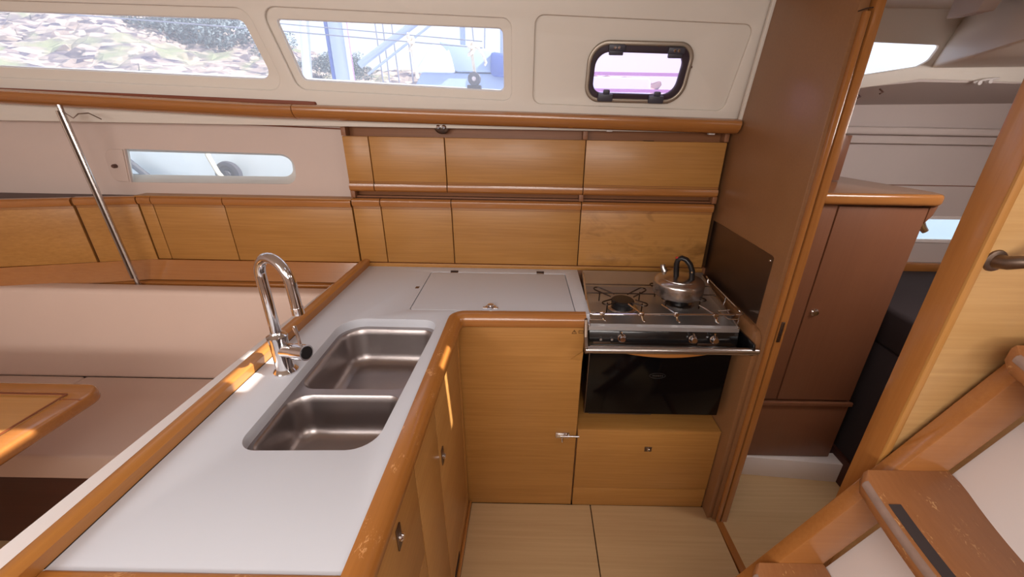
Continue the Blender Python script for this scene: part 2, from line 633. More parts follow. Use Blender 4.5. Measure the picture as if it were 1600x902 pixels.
def cab(off):            # the same plane pushed outwards by off
    n = Vector((0, 1, SL)).normalized()
    c = CAB.copy()
    c.translation = Vector((0, 1.70, 1.53)) + n * off
    return c


W1 = [wp(-2.75, 1.705), wp(-1.00, 1.652), wp(-0.972, 1.70), wp(-1.008, 1.842), wp(-2.75, 1.868)]
W1g = rpoly([wp(-2.60, 1.701), wp(-0.968, 1.656), wp(-1.010, 1.841), wp(-2.60, 1.862)], [0.02, 0.035, 0.03, 0.02])
W1r = rpoly([wp(-2.66, 1.668), wp(-0.925, 1.622), wp(-0.980, 1.872), wp(-2.66, 1.890)], [0.02, 0.05, 0.05, 0.02])
W2g = rpoly([wp(-0.858, 1.656), wp(-0.108, 1.630), wp(-0.108, 1.828), wp(-0.895, 1.843)], [0.022, 0.02, 0.02, 0.012])
W2r = rpoly([wp(-0.880, 1.628), wp(-0.082, 1.602), wp(-0.080, 1.856), wp(-0.935, 1.878)], [0.04, 0.03, 0.03, 0.04])
P3 = rpoly([wp(-0.002, 1.594), wp(0.725, 1.580), wp(0.752, 1.850), wp(0.002, 1.868)], [0.03, 0.03, 0.03, 0.03])
PH_o = rpoly([wp(0.190, 1.603), wp(0.560, 1.600), wp(0.572, 1.798), wp(0.192, 1.800)], [0.055, 0.075, 0.055, 0.075], 10)
PH_i = rpoly([wp(0.219, 1.633), wp(0.524, 1.630), wp(0.538, 1.760), wp(0.222, 1.764)], [0.035, 0.05, 0.035, 0.05], 8)
PH_h = rpoly([wp(0.205, 1.618), wp(0.545, 1.615), wp(0.556, 1.782), wp(0.207, 1.784)], [0.04, 0.06, 0.04, 0.06], 8)
# the moulding steps back inside each recess outline
mb = MB()
sheet(mb, [wp(-2.85, 1.50), wp(0.80, 1.50), wp(0.80, 1.925), wp(-2.85, 1.925)], [W1r, W2r, P3], 0.012, cab(0.0), 0.004)
wall = mb.build('wall_cabin_side', M['gel'])
struct(wall, 'cream moulded cabin side above the long wooden handrail')
mb = MB()
sheet(mb, [wp(-2.80, 1.52), wp(0.79, 1.52), wp(0.79, 1.915), wp(-2.80, 1.915)], [W1g, W2g, PH_h], 0.010, cab(0.0115), 0.002)
mb.build('moulding_recess', M['gel_in'], wall)
for i, (g, lab) in enumerate(((W1g, 'long tinted coachroof window over the saloon settee'), (W2g, 'four sided coachroof window over the galley with masts outside')), 1):
    w = MB()
    sheet(w, g, [], 0.004, cab(0.022))
    o = struct(w.build('window_%d' % i, M['glass'], smooth=False), lab)
    # thin white seal round the pane
    s = MB()
    pts = [cab(0.017) @ Vector((x, y, 0)) for x, y in g]
    s.tube(pts, 0.0035, 6, closed=True).build('window_seal', M['soffit'], o)

# opening port with its aluminium frame
port = root('window_3', (0.38, 1.66, 1.60), 'x', 'y')
del port['category']
struct(port, 'small opening port with aluminium frame and four dark clips')
mb = MB()
sheet(mb, PH_o, [PH_h], 0.012, cab(-0.002), 0.005)
mb.build('frame', M['alu'], port)
mb = MB()
sheet(mb, rpoly([wp(0.2, 1.613), wp(0.55, 1.610), wp(0.561, 1.787), wp(0.203, 1.789)], [0.04, 0.06, 0.04, 0.06], 8), [PH_i], 0.02, cab(0.006), 0.003)
mb.build('gasket', M['gasket'], port)
mb = MB()
sheet(mb, PH_i, [], 0.004, cab(0.012))
mb.build('pane', M['glass_pink'], port, smooth=False)


def cabbox(mb, x, z, w, h, d0, d1, bev=0.003):
    u, v = wp(x, z)
    mb.box(u - w / 2, u + w / 2, v - h / 2, v + h / 2, d0, d1, bev, 2, M4=cab(0.0))


for (x, z) in ((0.290, 1.778), (0.500, 1.772)):
    mb = MB()
    cabbox(mb, x, z, 0.058, 0.020, 0.002, 0.018)
    cabbox(mb, x, z - 0.014, 0.050, 0.020, -0.002, 0.012)
    h = mb.build('hinge', M['grey_plastic'], port)
    q = MB()
    for dx in (-0.007, 0.007):
        p = CAB @ Vector((wp(x + dx, z)[0], wp(x + dx, z)[1], 0.016))
        q.lathe([(0.005, 0), (0.005, 0.003), (0.003, 0.005), (0, 0.005)], p, (0, -1, -SL), 12)
    q.build('screw', M['chrome'], h)
for (x, z) in ((0.268, 1.620), (0.458, 1.616)):
    mb = MB()
    cabbox(mb, x, z, 0.056, 0.026, 0.002, 0.020, 0.004)
    cabbox(mb, x + 0.004, z + 0.018, 0.024, 0.016, -0.002, 0.014, 0.004)
    mb.build('latch', M['grey_plastic'], port)
for (x, z) in ((0.262, 1.790), (0.340, 1.789), (0.438, 1.785), (0.548, 1.775), (0.205, 1.735), (0.199, 1.665), (0.222, 1.614), (0.308, 1.610), (0.408, 1.608), (0.505, 1.606), (0.558, 1.660), (0.566, 1.722)):
    p = CAB @ Vector((wp(x, z)[0], wp(x, z)[1], 0.003))
    MB().lathe([(0.0045, 0), (0.0045, 0.002), (0.002, 0.0035), (0, 0.0035)], p, (0, -1, -SL), 10).build('screw', M['brown_plastic'], port)

# ---- ceiling, with unseen openings cut to place the sun patches
def hole_for(x0, x1, y0, y1, z):
    t_ = (1.95 - z) / -SUN_D.z
    return (x0 - SUN_D.x * t_, x1 - SUN_D.x * t_, y0 - SUN_D.y * t_, y1 - SUN_D.y * t_)


HOLES = [hole_for(-0.785, -0.66, 0.80, 0.99, 0.94), hole_for(-0.808, -0.790, 0.66, 0.95, 0.92), hole_for(-0.275, -0.232, 0.93, 1.04, 0.90), hole_for(-0.225, 0.07, 0.978, 1.006, 0.88), hole_for(-1.50, -1.325, 0.66, 0.84, 0.74)]
mb = MB()
sheet(mb, rect(-2.85, 2.25, -1.55, 1.625), [rect(*h) for h in HOLES], 0.02, plane_z(1.95), 0)
ceil = struct(mb.build('ceiling', M['gel']), 'cream cabin ceiling')
mb = MB()
mb.prism([(-2.85, 1.60, 1.955), (-2.85, 1.60, 1.935), (-2.85, 1.635, 1.895), (-2.85, 1.66, 1.92)], (3.64, 0, 0), 0.004)
struct(mb.build('trim_2', M['gel_in']), 'rounded cream moulding where cabin side meets ceiling')

# ---- outer walls behind and beside the camera
struct(MB().box(-2.9, -2.85, -1.6, 1.95, 0, 1.95).build('wall_forward', M['liner']), 'forward end of the saloon')
struct(MB().box(-2.9, 2.3, -1.6, -1.55, 0, 1.95).build('wall_near_side', M['liner']), 'cabin side behind the viewer')
struct(MB().box(2.25, 2.3, -1.6, 2.0, 0, 1.95).build('wall_aft_end', M['liner']), 'aft end of the cabin')

# ---- hull side of the saloon with the long hull window
HWo = rpoly([(-1.795, 1.258), (-0.990, 1.262), (-0.985, 1.387), (-1.790, 1.398)], [0.06, 0.055, 0.055, 0.06], 8)
HWs = rpoly([(-1.723, 1.259), (-1.005, 1.263), (-1.000, 1.386), (-1.700, 1.396)], [0.002, 0.05, 0.05, 0.002], 8)
HWg = rpoly([(-1.790, 1.283), (-1.062, 1.289), (-1.056, 1.374), (-1.770, 1.374)], [0.035, 0.03, 0.03, 0.035], 8)
mb = MB()
sheet(mb, rect(-2.85, -0.74, 0.0, 1.53), [HWs], 0.01, plane_y(1.765), 0.0)
wh = struct(mb.build('wall_hull_side', M['liner']), 'pinkish lined hull side over the saloon settee')
# reveal of the window
a = [(x, 1.769, z) for x, z in HWs]
g = [(x - (0.055 if x > -1.3 else 0.058), 1.84, (z - 1.3285) * 0.72 + 1.330) for x, z in HWs]
MB().grid([a, g], close=True).build('window_reveal', M['gel'], wh)
w4 = MB()
sheet(w4, rpoly([(-1.84, 1.25), (-1.02, 1.25), (-1.02, 1.41), (-1.84, 1.41)], 0.03), [], 0.004, plane_y(1.845))
struct(w4.build('window_4', M['glass_clear'], smooth=False), 'narrow slot shaped hull window over the settee lockers')
mb = MB()
sheet(mb, rpoly([(-1.793, 1.262), (-1.728, 1.262), (-1.706, 1.394), (-1.790, 1.394)], [0.055, 0.002, 0.002, 0.055], 8), [], 0.006, plane_y(1.758), 0.002)
mb.build('window_end_plate', M['liner'], wh)
MB().lathe([(0.008, 0), (0.008, 0.012), (0.006, 0.016), (0, 0.016)], (-1.757, 1.755, 1.327), (0, -1, 0), 16).build('stud', M['brown_plastic'], wh)
# white valance under the handrail
MB().box(-2.80, 0.785, 1.712, 1.76, 1.499, 1.560, 0.004).build('valance', M['soffit'], wh)
mb = MB()
mb.tube([(-2.6, 1.757, 1.511), (-1.9, 1.757, 1.514), (-1.72, 1.755, 1.500), (-1.2, 1.757, 1.50), (-0.77, 1.757, 1.488)], 0.0025, 6)
mb.build('liner_seam', M['groove'], wh)

# ---- galley bulkhead on the right, with the door jamb
bk = MB()
bk.box(0.786, 0.812, 1.178, 1.99, 0.0, 1.94, 0.002)
bulk = struct(bk.build('wall_galley_bulkhead', M['bulk']), 'brown veneered bulkhead right of the stove')
MB().box(0.797, 0.812, 1.164, 1.179, 0.0, 1.80, 0.003).build('lipping', M['red_z'], bulk)
jam = struct(MB().prism([(0.8185, 1.166, 0.0), (0.842, 1.166, 0.0), (0.842, 1.22, 0.0), (0.8185, 1.22, 0.0)], (0, 0, 1.94), 0.002).build('trim_3', M['red_z']), 'door jamb on the end of the galley bulkhead')
MB().box(0.8125, 0.8180, 1.174, 1.20, 0.0, 1.80).build('shadow_gap', M['gap'], jam)
mb = MB()
mb.box(0.8205, 0.8315, 1.1625, 1.167, 0.875, 0.950, 0.001)
mb.box(0.8235, 0.8285, 1.1615, 1.1665, 0.900, 0.925, 0.001, mat=M['gap'])
mb.build('strike_plate', M['dull_metal'], jam)
MB().tube([(0.786, 1.176, 1.800), (0.797, 1.1635, 1.804), (0.812, 1.1635, 1.806)], 0.0012, 5).build('crack_line', M['gap'], bulk)

# corner moulding at the top of the bulkhead
struct(MB().prism([(0.775, 1.67, 1.52), (0.775, 1.595, 1.94), (0.775, 1.58, 1.94), (0.775, 1.655, 1.52)], (0.012, 0, 0), 0.002).build('trim_4', M['gel_in']), 'cream corner bead between cabin side and bulkhead')

# ================================================================== SALOON SIDE
# handrail
hr = root('handrail', (-0.6, 1.65, 1.53), 'long varnished wood handrail running above the lockers, lighter edge on top', 'handrail')
HRP = [(-2.75, 1.638), (-1.965, 1.584 + 0.0), (-1.029, 1.552), (-0.38, 1.542), (0.256, 1.5335), (0.779, 1.5255)]
HRP[0] = (-2.75, 1.604)


def rail_part(pts, mat):
    rows = []
    prof = [(1.668, 0.030), (1.640, 0.026), (1.630, 0.020), (1.627, 0.008), (1.632, -0.008), (1.646, -0.022), (1.664, -0.029), (1.705, -0.030), (1.705, 0.030)]
    for x, z in pts:
        rows.append([(x, y, z + dz * 0.92) for y, dz in prof])
    mb = MB()
    mb.grid(rows, close=True)
    b = mb.bm
    b.verts.ensure_lookup_table()
    n = len(prof)
    b.faces.new([b.verts[i] for i in range(n)][::-1])
    b.faces.new([b.verts[len(b.verts) - n + i] for i in range(n)])
    return mb.build('rail_section', mat, hr)


seam = -0.897
zs = 1.552 + (1.542 - 1.552) * (seam + 1.029) / (0.649)
rail_part(HRP[:3] + [(seam - 0.0015, zs)], M['red'])
rail_part([(seam + 0.0015, zs)] + HRP[3:], M['red'])
mb = MB()
mb.prism([(-2.70, 1.665, 1.618), (-0.85, 1.665, 1.574), (-0.825, 1.675, 1.572), (-0.825, 1.700, 1.572), (-2.70, 1.700, 1.618)], (0, 0, 0.014), 0.004)
mb.build('top_strip', M['strip_red'], hr)
for x, z in ((0.05, 1.508), (0.30, 1.504), (0.70, 1.499)):
    MB().box(x - 0.012, x + 0.012, 1.690, 1.711, z - 0.006, z + 0.002, 0.002).build('support_clip', M['soffit'], hr)

# reading light under the rail
lp = root('reading_light', (-0.36, 1.70, 1.505), 'small oval chrome lamp on the white strip under the handrail', 'lamp')
MB().lathe([(0.030, 0), (0.030, 0.006), (0.024, 0.010), (0, 0.010)], (-0.36, 1.711, 1.508), (0, -1, -0.3), 24).build('base', M['dull_metal'], lp)
for dx in (-0.010, 0.012):
    MB().lathe([(0.008, 0), (0.009, 0.006), (0.005, 0.011), (0, 0.012)], (-0.36 + dx, 1.703, 1.506), (0, -1, -0.4), 16).build('bulb', M['chrome'], lp)

# grab pole
gp = root('grab_pole', (-1.70, 1.60, 0.80), 'thin polished steel pole rising from behind the settee back to the handrail', 'pole')
MB().tube([(-1.696, 1.60, 0.76), (-1.748, 1.62, 1.560)], 0.0085, 14).build('tube', M['steel'], gp)
MB().tube([(-1.7085, 1.592, 0.88), (-1.752, 1.608, 1.540)], 0.004, 8).build('inner_rod', M['dull_metal'], gp)
MB().lathe([(0.013, 0), (0.013, 0.02), (0.009, 0.03)], (-1.696, 1.60, 0.76), (-0.06, 0.02, 1)).build('foot_socket', M['dull_metal'], gp)
MB().tube([(-1.745, 1.615, 1.542), (-1.715, 1.62, 1.515), (-1.70, 1.63, 1.530), (-1.67, 1.64, 1.533), (-1.64, 1.65, 1.512)], 0.0022, 6).build('wire_loop', M['dull_metal'], gp)


# locker doors: flat veneer front with a rounded lip and a groove
def door(parent, x0, x1, y, z0, z1, lip, mat, lipmat, name='door', bend=None):
    g = 0.0018
    mb = MB()
    mb.box(x0 + g, x1 - g, y, y + 0.018, z0, z1, 0.002)
    d = mb.build(name, mat, parent)
    lm = MB()
    if lip == 'top':
        zc, s = z1, 1
    else:
        zc, s = z0, -1
    # quarter-round lip protruding slightly
    prof = [(y + 0.018, zc - s * 0.030), (y - 0.005, zc - s * 0.030), (y - 0.008, zc - s * 0.018), (y - 0.006, zc - s * 0.006), (y + 0.002, zc + s * 0.001), (y + 0.018, zc + s * 0.002)]
    lm.prism([(x0 + g, a_, b_) for a_, b_ in prof], (x1 - x0 - 2 * g, 0, 0))
    lm.build('lip', lipmat, d)
    gm = MB()
    for k in (0.033, 0.039):
        gm.box(x0 + g, x1 - g, y - 0.0012, y + 0.004, zc - s * (k + 0.0009), zc - s * (k - 0.0009))
    gm.build('groove', M['groove'], d)
    return d


def anon_door(parent, pa, pb, z0, z1, mat, lipmat):
    """door of the locker run that turns towards the viewer: pa, pb are (x, y)"""
    a, b = Vector((pa[0], pa[1], 0)), Vector((pb[0], pb[1], 0))
    L = (b - a).length
    u = (b - a).normalized()
    n = Vector((u.y, -u.x, 0))      # towards the cabin
    def P(s, d, z):
        q = a + u * s + n * d
        return (q.x, q.y, z)
    g = 0.002
    mb = MB()
    mb.prism([P(g, 0, z0), P(L - g, 0, z0), P(L - g, -0.018, z0), P(g, -0.018, z0)], (0, 0, z1 - z0), 0.002)
    d = mb.build('door', mat, parent)
    prof = [(-0.018, z1 - 0.030), (0.005, z1 - 0.030), (0.008, z1 - 0.018), (0.006, z1 - 0.006), (-0.002, z1 + 0.001), (-0.018, z1 + 0.002)]
    lm = MB()
    lm.hull([P(g, q, z) for q, z in prof], [P(L - g, q, z) for q, z in prof])
    lm.build('lip', lipmat, d)
    gm = MB()
    for k in (0.033, 0.039):
        gm.hull([P(g, 0.0012, z1 - k - 0.0009), P(g, 0.0012, z1 - k + 0.0009), P(g, -0.004, z1 - k + 0.0009), P(g, -0.004, z1 - k - 0.0009)],
                [P(L - g, 0.0012, z1 - k - 0.0009), P(L - g, 0.0012, z1 - k + 0.0009), P(L - g, -0.004, z1 - k + 0.0009), P(L - g, -0.004, z1 - k - 0.0009)])
    gm.build('groove', M['groove'], d)


sl = root('side_locker', (-1.2, 1.72, 0.93), 'run of varnished lockers along the hull behind the settee under the slot window', 'locker')
MB().box(-1.675, -0.765, 1.717, 1.758, 0.935, 1.212, 0.002).build('carcass', M['gap'], sl)
for x0, x1, mt in ((-1.665, -1.605, M['honey']), (-1.605, -1.302, M['honey']), (-1.302, -0.760, M['honey'])):
    door(sl, x0, x1, 1.698, 0.935, 1.212, 'top', mt, M['red'])
mb = MB()
mb.prism([(-1.675, 1.700, 1.209), (-0.76, 1.700, 1.209), (-0.76, 1.760, 1.209), (-1.675, 1.760, 1.209)], (0, 0, 0.006), 0.001)
mb.build('top_board', M['honey'], sl)
cl = root('corner_locker', (-2.1, 1.62, 0.93), 'varnished lockers turning the corner at the far left of the settee', 'locker')
anon_door(cl, (-2.62, 1.48), (-1.896, 1.6525), 0.93, 1.208, M['honey'], M['red'])
anon_door(cl, (-1.890, 1.654), (-1.668, 1.698), 0.93, 1.210, M['honey'], M['red'])
MB().prism([(-2.62, 1.502, 0.93), (-1.67, 1.718, 0.93), (-1.67, 1.758, 0.93), (-2.62, 1.758, 0.93)], (0, 0, 0.276), 0.002).build('carcass', M['dark_wood'], cl)
# backboard and ledge under the lockers
bb = root('settee_backboard', (-1.5, 1.70, 0.80), 'brown wooden ledge and backboard between the lockers and the settee cushion', 'backboard')
MB().prism([(-0.765, 1.690, 0.933), (-0.765, 1.655, 0.852), (-0.765, 1.680, 0.852), (-0.765, 1.715, 0.933)], (-0.93, 0, 0)).build('upper_board', M['red'], bb)
MB().hull([(-1.695, 1.690, 0.933), (-1.695, 1.655, 0.852), (-1.695, 1.680, 0.852), (-1.695, 1.715, 0.933)],
          [(-2.62, 1.470, 0.926), (-2.62, 1.430, 0.840), (-2.62, 1.455, 0.840), (-2.62, 1.495, 0.926)]).build('corner_board', M['red'], bb)
MB().prism([(-2.62, 1.60, 0.80), (-1.70, 1.628, 0.80), (-0.765, 1.632, 0.80), (-0.765, 1.70, 0.80), (-2.62, 1.70, 0.80)], (0, 0, 0.048), 0.003).build('ledge', M['red'], bb)

# settee
sb = MB()
sb.box(-2.84, -0.83, 1.03, 1.70, 0.0, 0.345, 0.004)
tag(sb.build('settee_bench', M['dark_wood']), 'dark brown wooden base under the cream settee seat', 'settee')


def cushion(name, pts_b, pts_t, label, cat, mat, group=None, bev=0.025):
    mb = MB()
    mb.hull(pts_b, pts_t, bev, 4)
    o = mb.build(name, mat, angle=60)
    return tag(o, label, cat, group)


def rectpts(x0, x1, y0, y1, z):
    return [(x0, y0, z), (x1, y0, z), (x1, y1, z), (x0, y1, z)]


bc = root('backrest_cushion', (-1.8, 1.55, 0.46), 'long cream leatherette backrest cushion of the settee', 'cushion')
MB().hull([(-2.80, 1.475, 0.440), (-0.83, 1.480, 0.440), (-0.83, 1.62, 0.440), (-2.80, 1.62, 0.440)],
          [(-2.80, 1.515, 0.862), (-0.83, 1.515, 0.855), (-0.83, 1.595, 0.855), (-2.80, 1.595, 0.862)], 0.02, 4).build('padding', M['leather'], bc, angle=60)
cushion('seat_cushion', rectpts(-1.972, -0.83, 1.02, 1.485, 0.350), rectpts(-1.972, -0.83, 1.03, 1.48, 0.452), 'cream settee seat cushion lying right of the seam, beside the galley counter', 'cushion', M['leather'], bev=0.012)
cushion('seat_cushion', rectpts(-2.83, -1.978, 1.02, 1.485, 0.350), rectpts(-2.83, -1.978, 1.03, 1.48, 0.452), 'cream settee seat cushion left of the seam, behind the table corner', 'cushion', M['leather'], bev=0.012)

# saloon table
tb = root('saloon_table', (-1.75, 0.5, 0), 'varnished saloon table with rounded corner and raised edge in front of the settee', 'table')
outer = rpoly([(-2.55, 0.10), (-1.335, 0.10), (-1.335, 1.042), (-2.55, 1.042)], [0.05, 0.05, 0.055, 0.05], 8)
inner = rpoly([(-2.47, 0.18), (-1.402, 0.18), (-1.402, 0.985), (-2.47, 0.985)], 0.006, 3)
mb = MB()
sheet(mb, inner, [], 0.020, plane_z(0.737))
mb.build('tabletop', M['table'], tb)
mb = MB()
sheet(mb, outer, [inner], 0.040, plane_z(0.733), 0.010)
mb.build('edge_trim', M['red'], tb)
mb = MB()
sheet(mb, rpoly([(-2.473, 0.177), (-1.399, 0.177), (-1.399, 0.988), (-2.473, 0.988)], 0.006, 3), [rpoly([(-2.466, 0.184), (-1.406, 0.184), (-1.406, 0.981), (-2.466, 0.981)], 0.006, 3)], 0.0015, plane_z(0.7535))
mb.build('inlay_line', M['groove'], tb)
MB().box(-1.402, -1.335, 0.960, 0.9615, 0.7525, 0.7542).build('joint_line', M['groove'], tb)
MB().lathe([(0.16, 0), (0.16, 0.012), (0.05, 0.03), (0.045, 0.69), (0.10, 0.713)], (-1.95, 0.45, 0.0)).build('leg', M['steel'], tb)

# ================================================================== GALLEY
CT = 0.92   # worktop surface
wt = root('worktop', (-0.3, 1.2, 0.88), 'white laminate L shaped galley worktop holding the double sink', 'worktop')
sink_cut = rpoly([(-0.600, 0.617), (-0.318, 0.625), (-0.302, 1.192), (-0.618, 1.194)], [0.045, 0.06, 0.05, 0.075], 8)
top = [(-0.722, 0.37), (-0.262, 0.37), (-0.262, 1.256), (0.210, 1.256), (0.210, 1.696), (-0.722, 1.696)]
lid = rpoly([(-0.423, 1.285), (0.165, 1.285), (0.152, 1.636), (-0.430, 1.634)], [0.012, 0.003, 0.012, 0.012], 4)
lid_in = rpoly([(-0.4205, 1.2875), (0.1625, 1.2875), (0.1495, 1.6335), (-0.4275, 1.6315)], [0.011, 0.003, 0.011, 0.011], 4)
# the lid outline reaches forward to the front trim
lid = rpoly([(-0.423, 1.2655), (0.163, 1.2655), (0.152, 1.636), (-0.430, 1.634)], [0.012, 0.003, 0.012, 0.012], 4)
lid_in = rpoly([(-0.4200, 1.2685), (0.1604, 1.2685), (0.1492, 1.6328), (-0.4265, 1.6308)], [0.011, 0.003, 0.011, 0.011], 4)
mb = MB()
sheet(mb, top, [sink_cut, lid], 0.030, plane_z(CT - 0.015), 0.0008)
mb.build('top_panel', M['white'], wt)
MB().box(-0.46, 0.19, 1.2635, 1.65, CT - 0.034, CT - 0.031).build('hatch_frame', M['gap'], wt)
mb = MB()
sheet(mb, lid_in, [], 0.030, plane_z(CT - 0.0155), 0.001)
ld = mb.build('icebox_lid', M['white'], wt)
for hx, hy in ((-0.330, 1.640), (0.044, 1.648)):
    MB().box(hx - 0.016, hx + 0.016, hy - 0.014, hy + 0.010, CT - 0.002, CT + 0.0012, 0.001).build('hinge', M['dull_metal'], ld)
    MB().tube([(hx - 0.016, hy, CT + 0.002), (hx + 0.016, hy, CT + 0.002)], 0.0035, 8).build('hinge_pin', M['gap'], ld)
mb = MB()
mb.lathe([(0.020, 0), (0.020, 0.003), (0.016, 0.005), (0.012, 0.005), (0.011, 0.012), (0.0, 0.014)], (-0.139, 1.295, CT), seg=24)
mb.box(-0.166, -0.112, 1.280, 1.294, CT, CT + 0.004, 0.0015)
mb.build('lid_catch', M['chrome'], ld)
MB().box(-0.452, -0.438, 1.452, 1.470, CT - 0.001, CT + 0.001, 0.0005).build('lid_notch', M['print'], wt)

# wooden edge round the inner side of the worktop: rounded nosing swept along the L
def nosing(path_xy, mat, parent, width=0.034, h=0.048, name='front_trim', ztop=CT + 0.004):
    """path runs along the worktop boundary; the nosing lies to its right hand side"""
    prof = [(-0.004, -h), (-0.004, 0.0), (0.006, 0.0015), (0.018, -0.001), (0.028, -0.008), (width, -0.020), (width, -h + 0.006), (width - 0.006, -h)]
    pts = [Vector((p[0], p[1], 0)) for p in path_xy]
    rows = []
    n = len(pts)
    for i in range(n):
        d0 = (pts[i] - pts[i - 1]).normalized() if i > 0 else None
        d1 = (pts[i + 1] - pts[i]).normalized() if i < n - 1 else None
        d0 = d0 or d1
        d1 = d1 or d0
        n0, n1 = Vector((d0.y, -d0.x, 0)), Vector((d1.y, -d1.x, 0))
        nn = (n0 + n1).normalized()
        k = 1 / max(nn.dot(n0), 0.3)
        rows.append([tuple(pts[i] + nn * (w * k) + Vector((0, 0, ztop + z))) for w, z in prof])
    mb = MB()
    mb.grid(rows, close=True)
    b = mb.bm
    b.verts.ensure_lookup_table()
    q = len(prof)
    b.faces.new([b.verts[i] for i in range(q)][::-1])
    b.faces.new([b.verts[len(b.verts) - q + i] for i in range(q)])
    bmesh.ops.recalc_face_normals(b, faces=b.faces[:])
    return mb.build(name, mat, parent, angle=50)


corner = [(-0.270, 0.350), (-0.269, 1.195)]
cc = [(-0.269 + 0.050 - 0.050 * math.cos(a_), 1.205 + 0.050 * math.sin(a_)) for a_ in [PI / 2 * k / 6 for k in range(7)]]
# far nosing turns the inside corner (a wide curved corner piece), then runs to the stove
nosing(corner + cc[1:3], M['worn_y'], wt, 0.036)
nosing([cc[2], cc[3], cc[4], cc[5], cc[6], (0.196, 1.263)], M['red'], wt, 0.034)
# end trim at the near edge
MB().box(-0.7215, -0.268, 0.335, 0.3805, CT - 0.045, CT + 0.004, 0.006, 3).build('end_trim', M['worn_x'], wt)

# fiddle rail along the settee side
fr = MB()
prof = [(-0.722, CT - 0.004), (-0.718, CT + 0.026), (-0.724, CT + 0.031), (-0.738, CT + 0.032), (-0.757, CT + 0.024), (-0.766, CT + 0.012), (-0.768, CT - 0.03), (-0.722, CT - 0.03)]
fr.prism([(x, 0.335, z) for x, z in prof], (0, 1.3615, 0))
fr.build('fiddle_rail', M['fiddle'], wt, angle=50)
MB().box(-0.7235, -0.7200, 0.381, 1.10, CT - 0.002, CT + 0.0012, 0.0003).build('sealant_line', M['gap'], wt)
MB().box(-0.2685, -0.2655, 0.381, 1.19, CT - 0.002, CT + 0.0006, 0.0002).build('sealant_line', M['dull_metal'], wt)
# white outer face and ledge of the counter back
cb = MB()
cb.prism([(-0.768, 0.30, 0.0), (-0.768, 1.50, 0.0), (-0.800, 1.50, 0.0), (-0.836, 0.30, 0.0)], (0, 0, CT - 0.006), 0.004)
tag(cb.build('counter_back_panel', M['white_ledge']), 'white ledge running outside the wooden fiddle rail, towards the settee', 'panel')

# double sink
sk = root('double_sink', (-0.46, 0.9, 0.76), 'stainless double bowl sink set under the white worktop', 'sink')


def bowl(c4, rads, depth, zt, name):
    mb = MB()
    rows = []
    cx = sum(p[0] for p in c4) / 4
    cy = sum(p[1] for p in c4) / 4
    wx = max(p[0] for p in c4) - min(p[0] for p in c4)
    wy = max(p[1] for p in c4) - min(p[1] for p in c4)
    for d, dz in ((0.0, 0.0), (0.003, -0.004), (0.006, -0.02), (0.012, -depth + 0.034), (0.015, -depth + 0.022), (0.021, -depth + 0.011), (0.030, -depth + 0.004), (0.042, -depth)):
        ax_, ay_ = 1 - 2 * d / wx, 1 - 2 * d / wy
        pts = rpoly([(cx + (x - cx) * ax_, cy + (y - cy) * ay_) for x, y in c4], [max(r - d * 0.5, 0.015) for r in rads], 8)
        rows.append([(x, y, zt + dz) for x, y in pts])
    mb.grid(rows, close=True)
    b = mb.bm
    b.verts.ensure_lookup_table()
    n = len(rows[0])
    bot = b.faces.new([b.verts[len(b.verts) - n + i] for i in range(n)])
    bmesh.ops.recalc_face_normals(b, faces=b.faces[:])
    # normals up / inwards so the light catches the inside
    if bot.normal.z < 0:
        bmesh.ops.reverse_faces(b, faces=b.faces[:])
    return mb.build(name, M['sink_steel'], sk, angle=50)


B1 = [(-0.592, 0.628), (-0.324, 0.634), (-0.315, 0.836), (-0.600, 0.832)]
B2 = [(-0.600, 0.856), (-0.316, 0.860), (-0.309, 1.176), (-0.606, 1.178)]
ZT = CT - 0.030
b1 = bowl(B1, [0.045, 0.055, 0.04, 0.05], 0.112, ZT, 'near_bowl')
b2 = bowl(B2, [0.04, 0.04, 0.045, 0.065], 0.118, ZT, 'far_bowl')
mb = MB()
o1 = rpoly([(-0.640, 0.585), (-0.285, 0.590), (-0.280, 1.215), (-0.645, 1.215)], 0.05, 6)
sheet(mb, o1, [rpoly(B1, [0.045, 0.055, 0.04, 0.05], 8), rpoly(B2, [0.04, 0.04, 0.045, 0.065], 8)], 0.002, plane_z(ZT - 0.0005), 0)
mb.build('rim', M['sink_steel'], sk)
for b_, c, zb in ((b1, (-0.47, 0.690), ZT - 0.112), (b2, (-0.47, 0.925), ZT - 0.118)):
    MB().lathe([(0.030, 0.001), (0.030, 0.004), (0.024, 0.004), (0.022, 0.001), (0.008, 0.001), (0.006, 0.005), (0, 0.005)], (c[0], c[1], zb), seg=24).build('drain', M['steel'], b_)

# mixer tap
fc = root('mixer_tap', (-0.645, 0.893, CT), 'tall chrome gooseneck mixer tap standing left of the sink', 'tap')
B = Vector((-0.645, 0.893, CT))
MB().lathe([(0.030, 0), (0.030, 0.004), (0.026, 0.009), (0.022, 0.013), (0.0215, 0.045), (0.0225, 0.098), (0.0245, 0.104), (0.0245, 0.108), (0.016, 0.114), (0.0145, 0.118)], B, seg=32).build('body', M['chrome'], fc)
sp_dir = Vector((0.90, -0.43, 0)).normalized()
R_ = 0.054
zc_ = 1.192
base = B + Vector((0.0, 0, 0))
path = [base + Vector((0, 0, 0.11)), base + Vector((0, 0, 0.18)), base + Vector((0, 0, zc_ - CT - 0.02))]
cen = Vector((base.x, base.y, zc_)) + sp_dir * R_
path += [cen - sp_dir * (R_ * math.cos(a_)) + Vector((0, 0, R_ * math.sin(a_))) for a_ in [PI * k / 16 for k in range(17)]]
path += [cen + sp_dir * (R_ + 0.001) + Vector((0, 0, -0.035)), cen + sp_dir * (R_ + 0.002) + Vector((0, 0, -0.072))]
MB().tube(path, 0.0125, 20).build('spout', M['chrome'], fc)
e = path[-1]
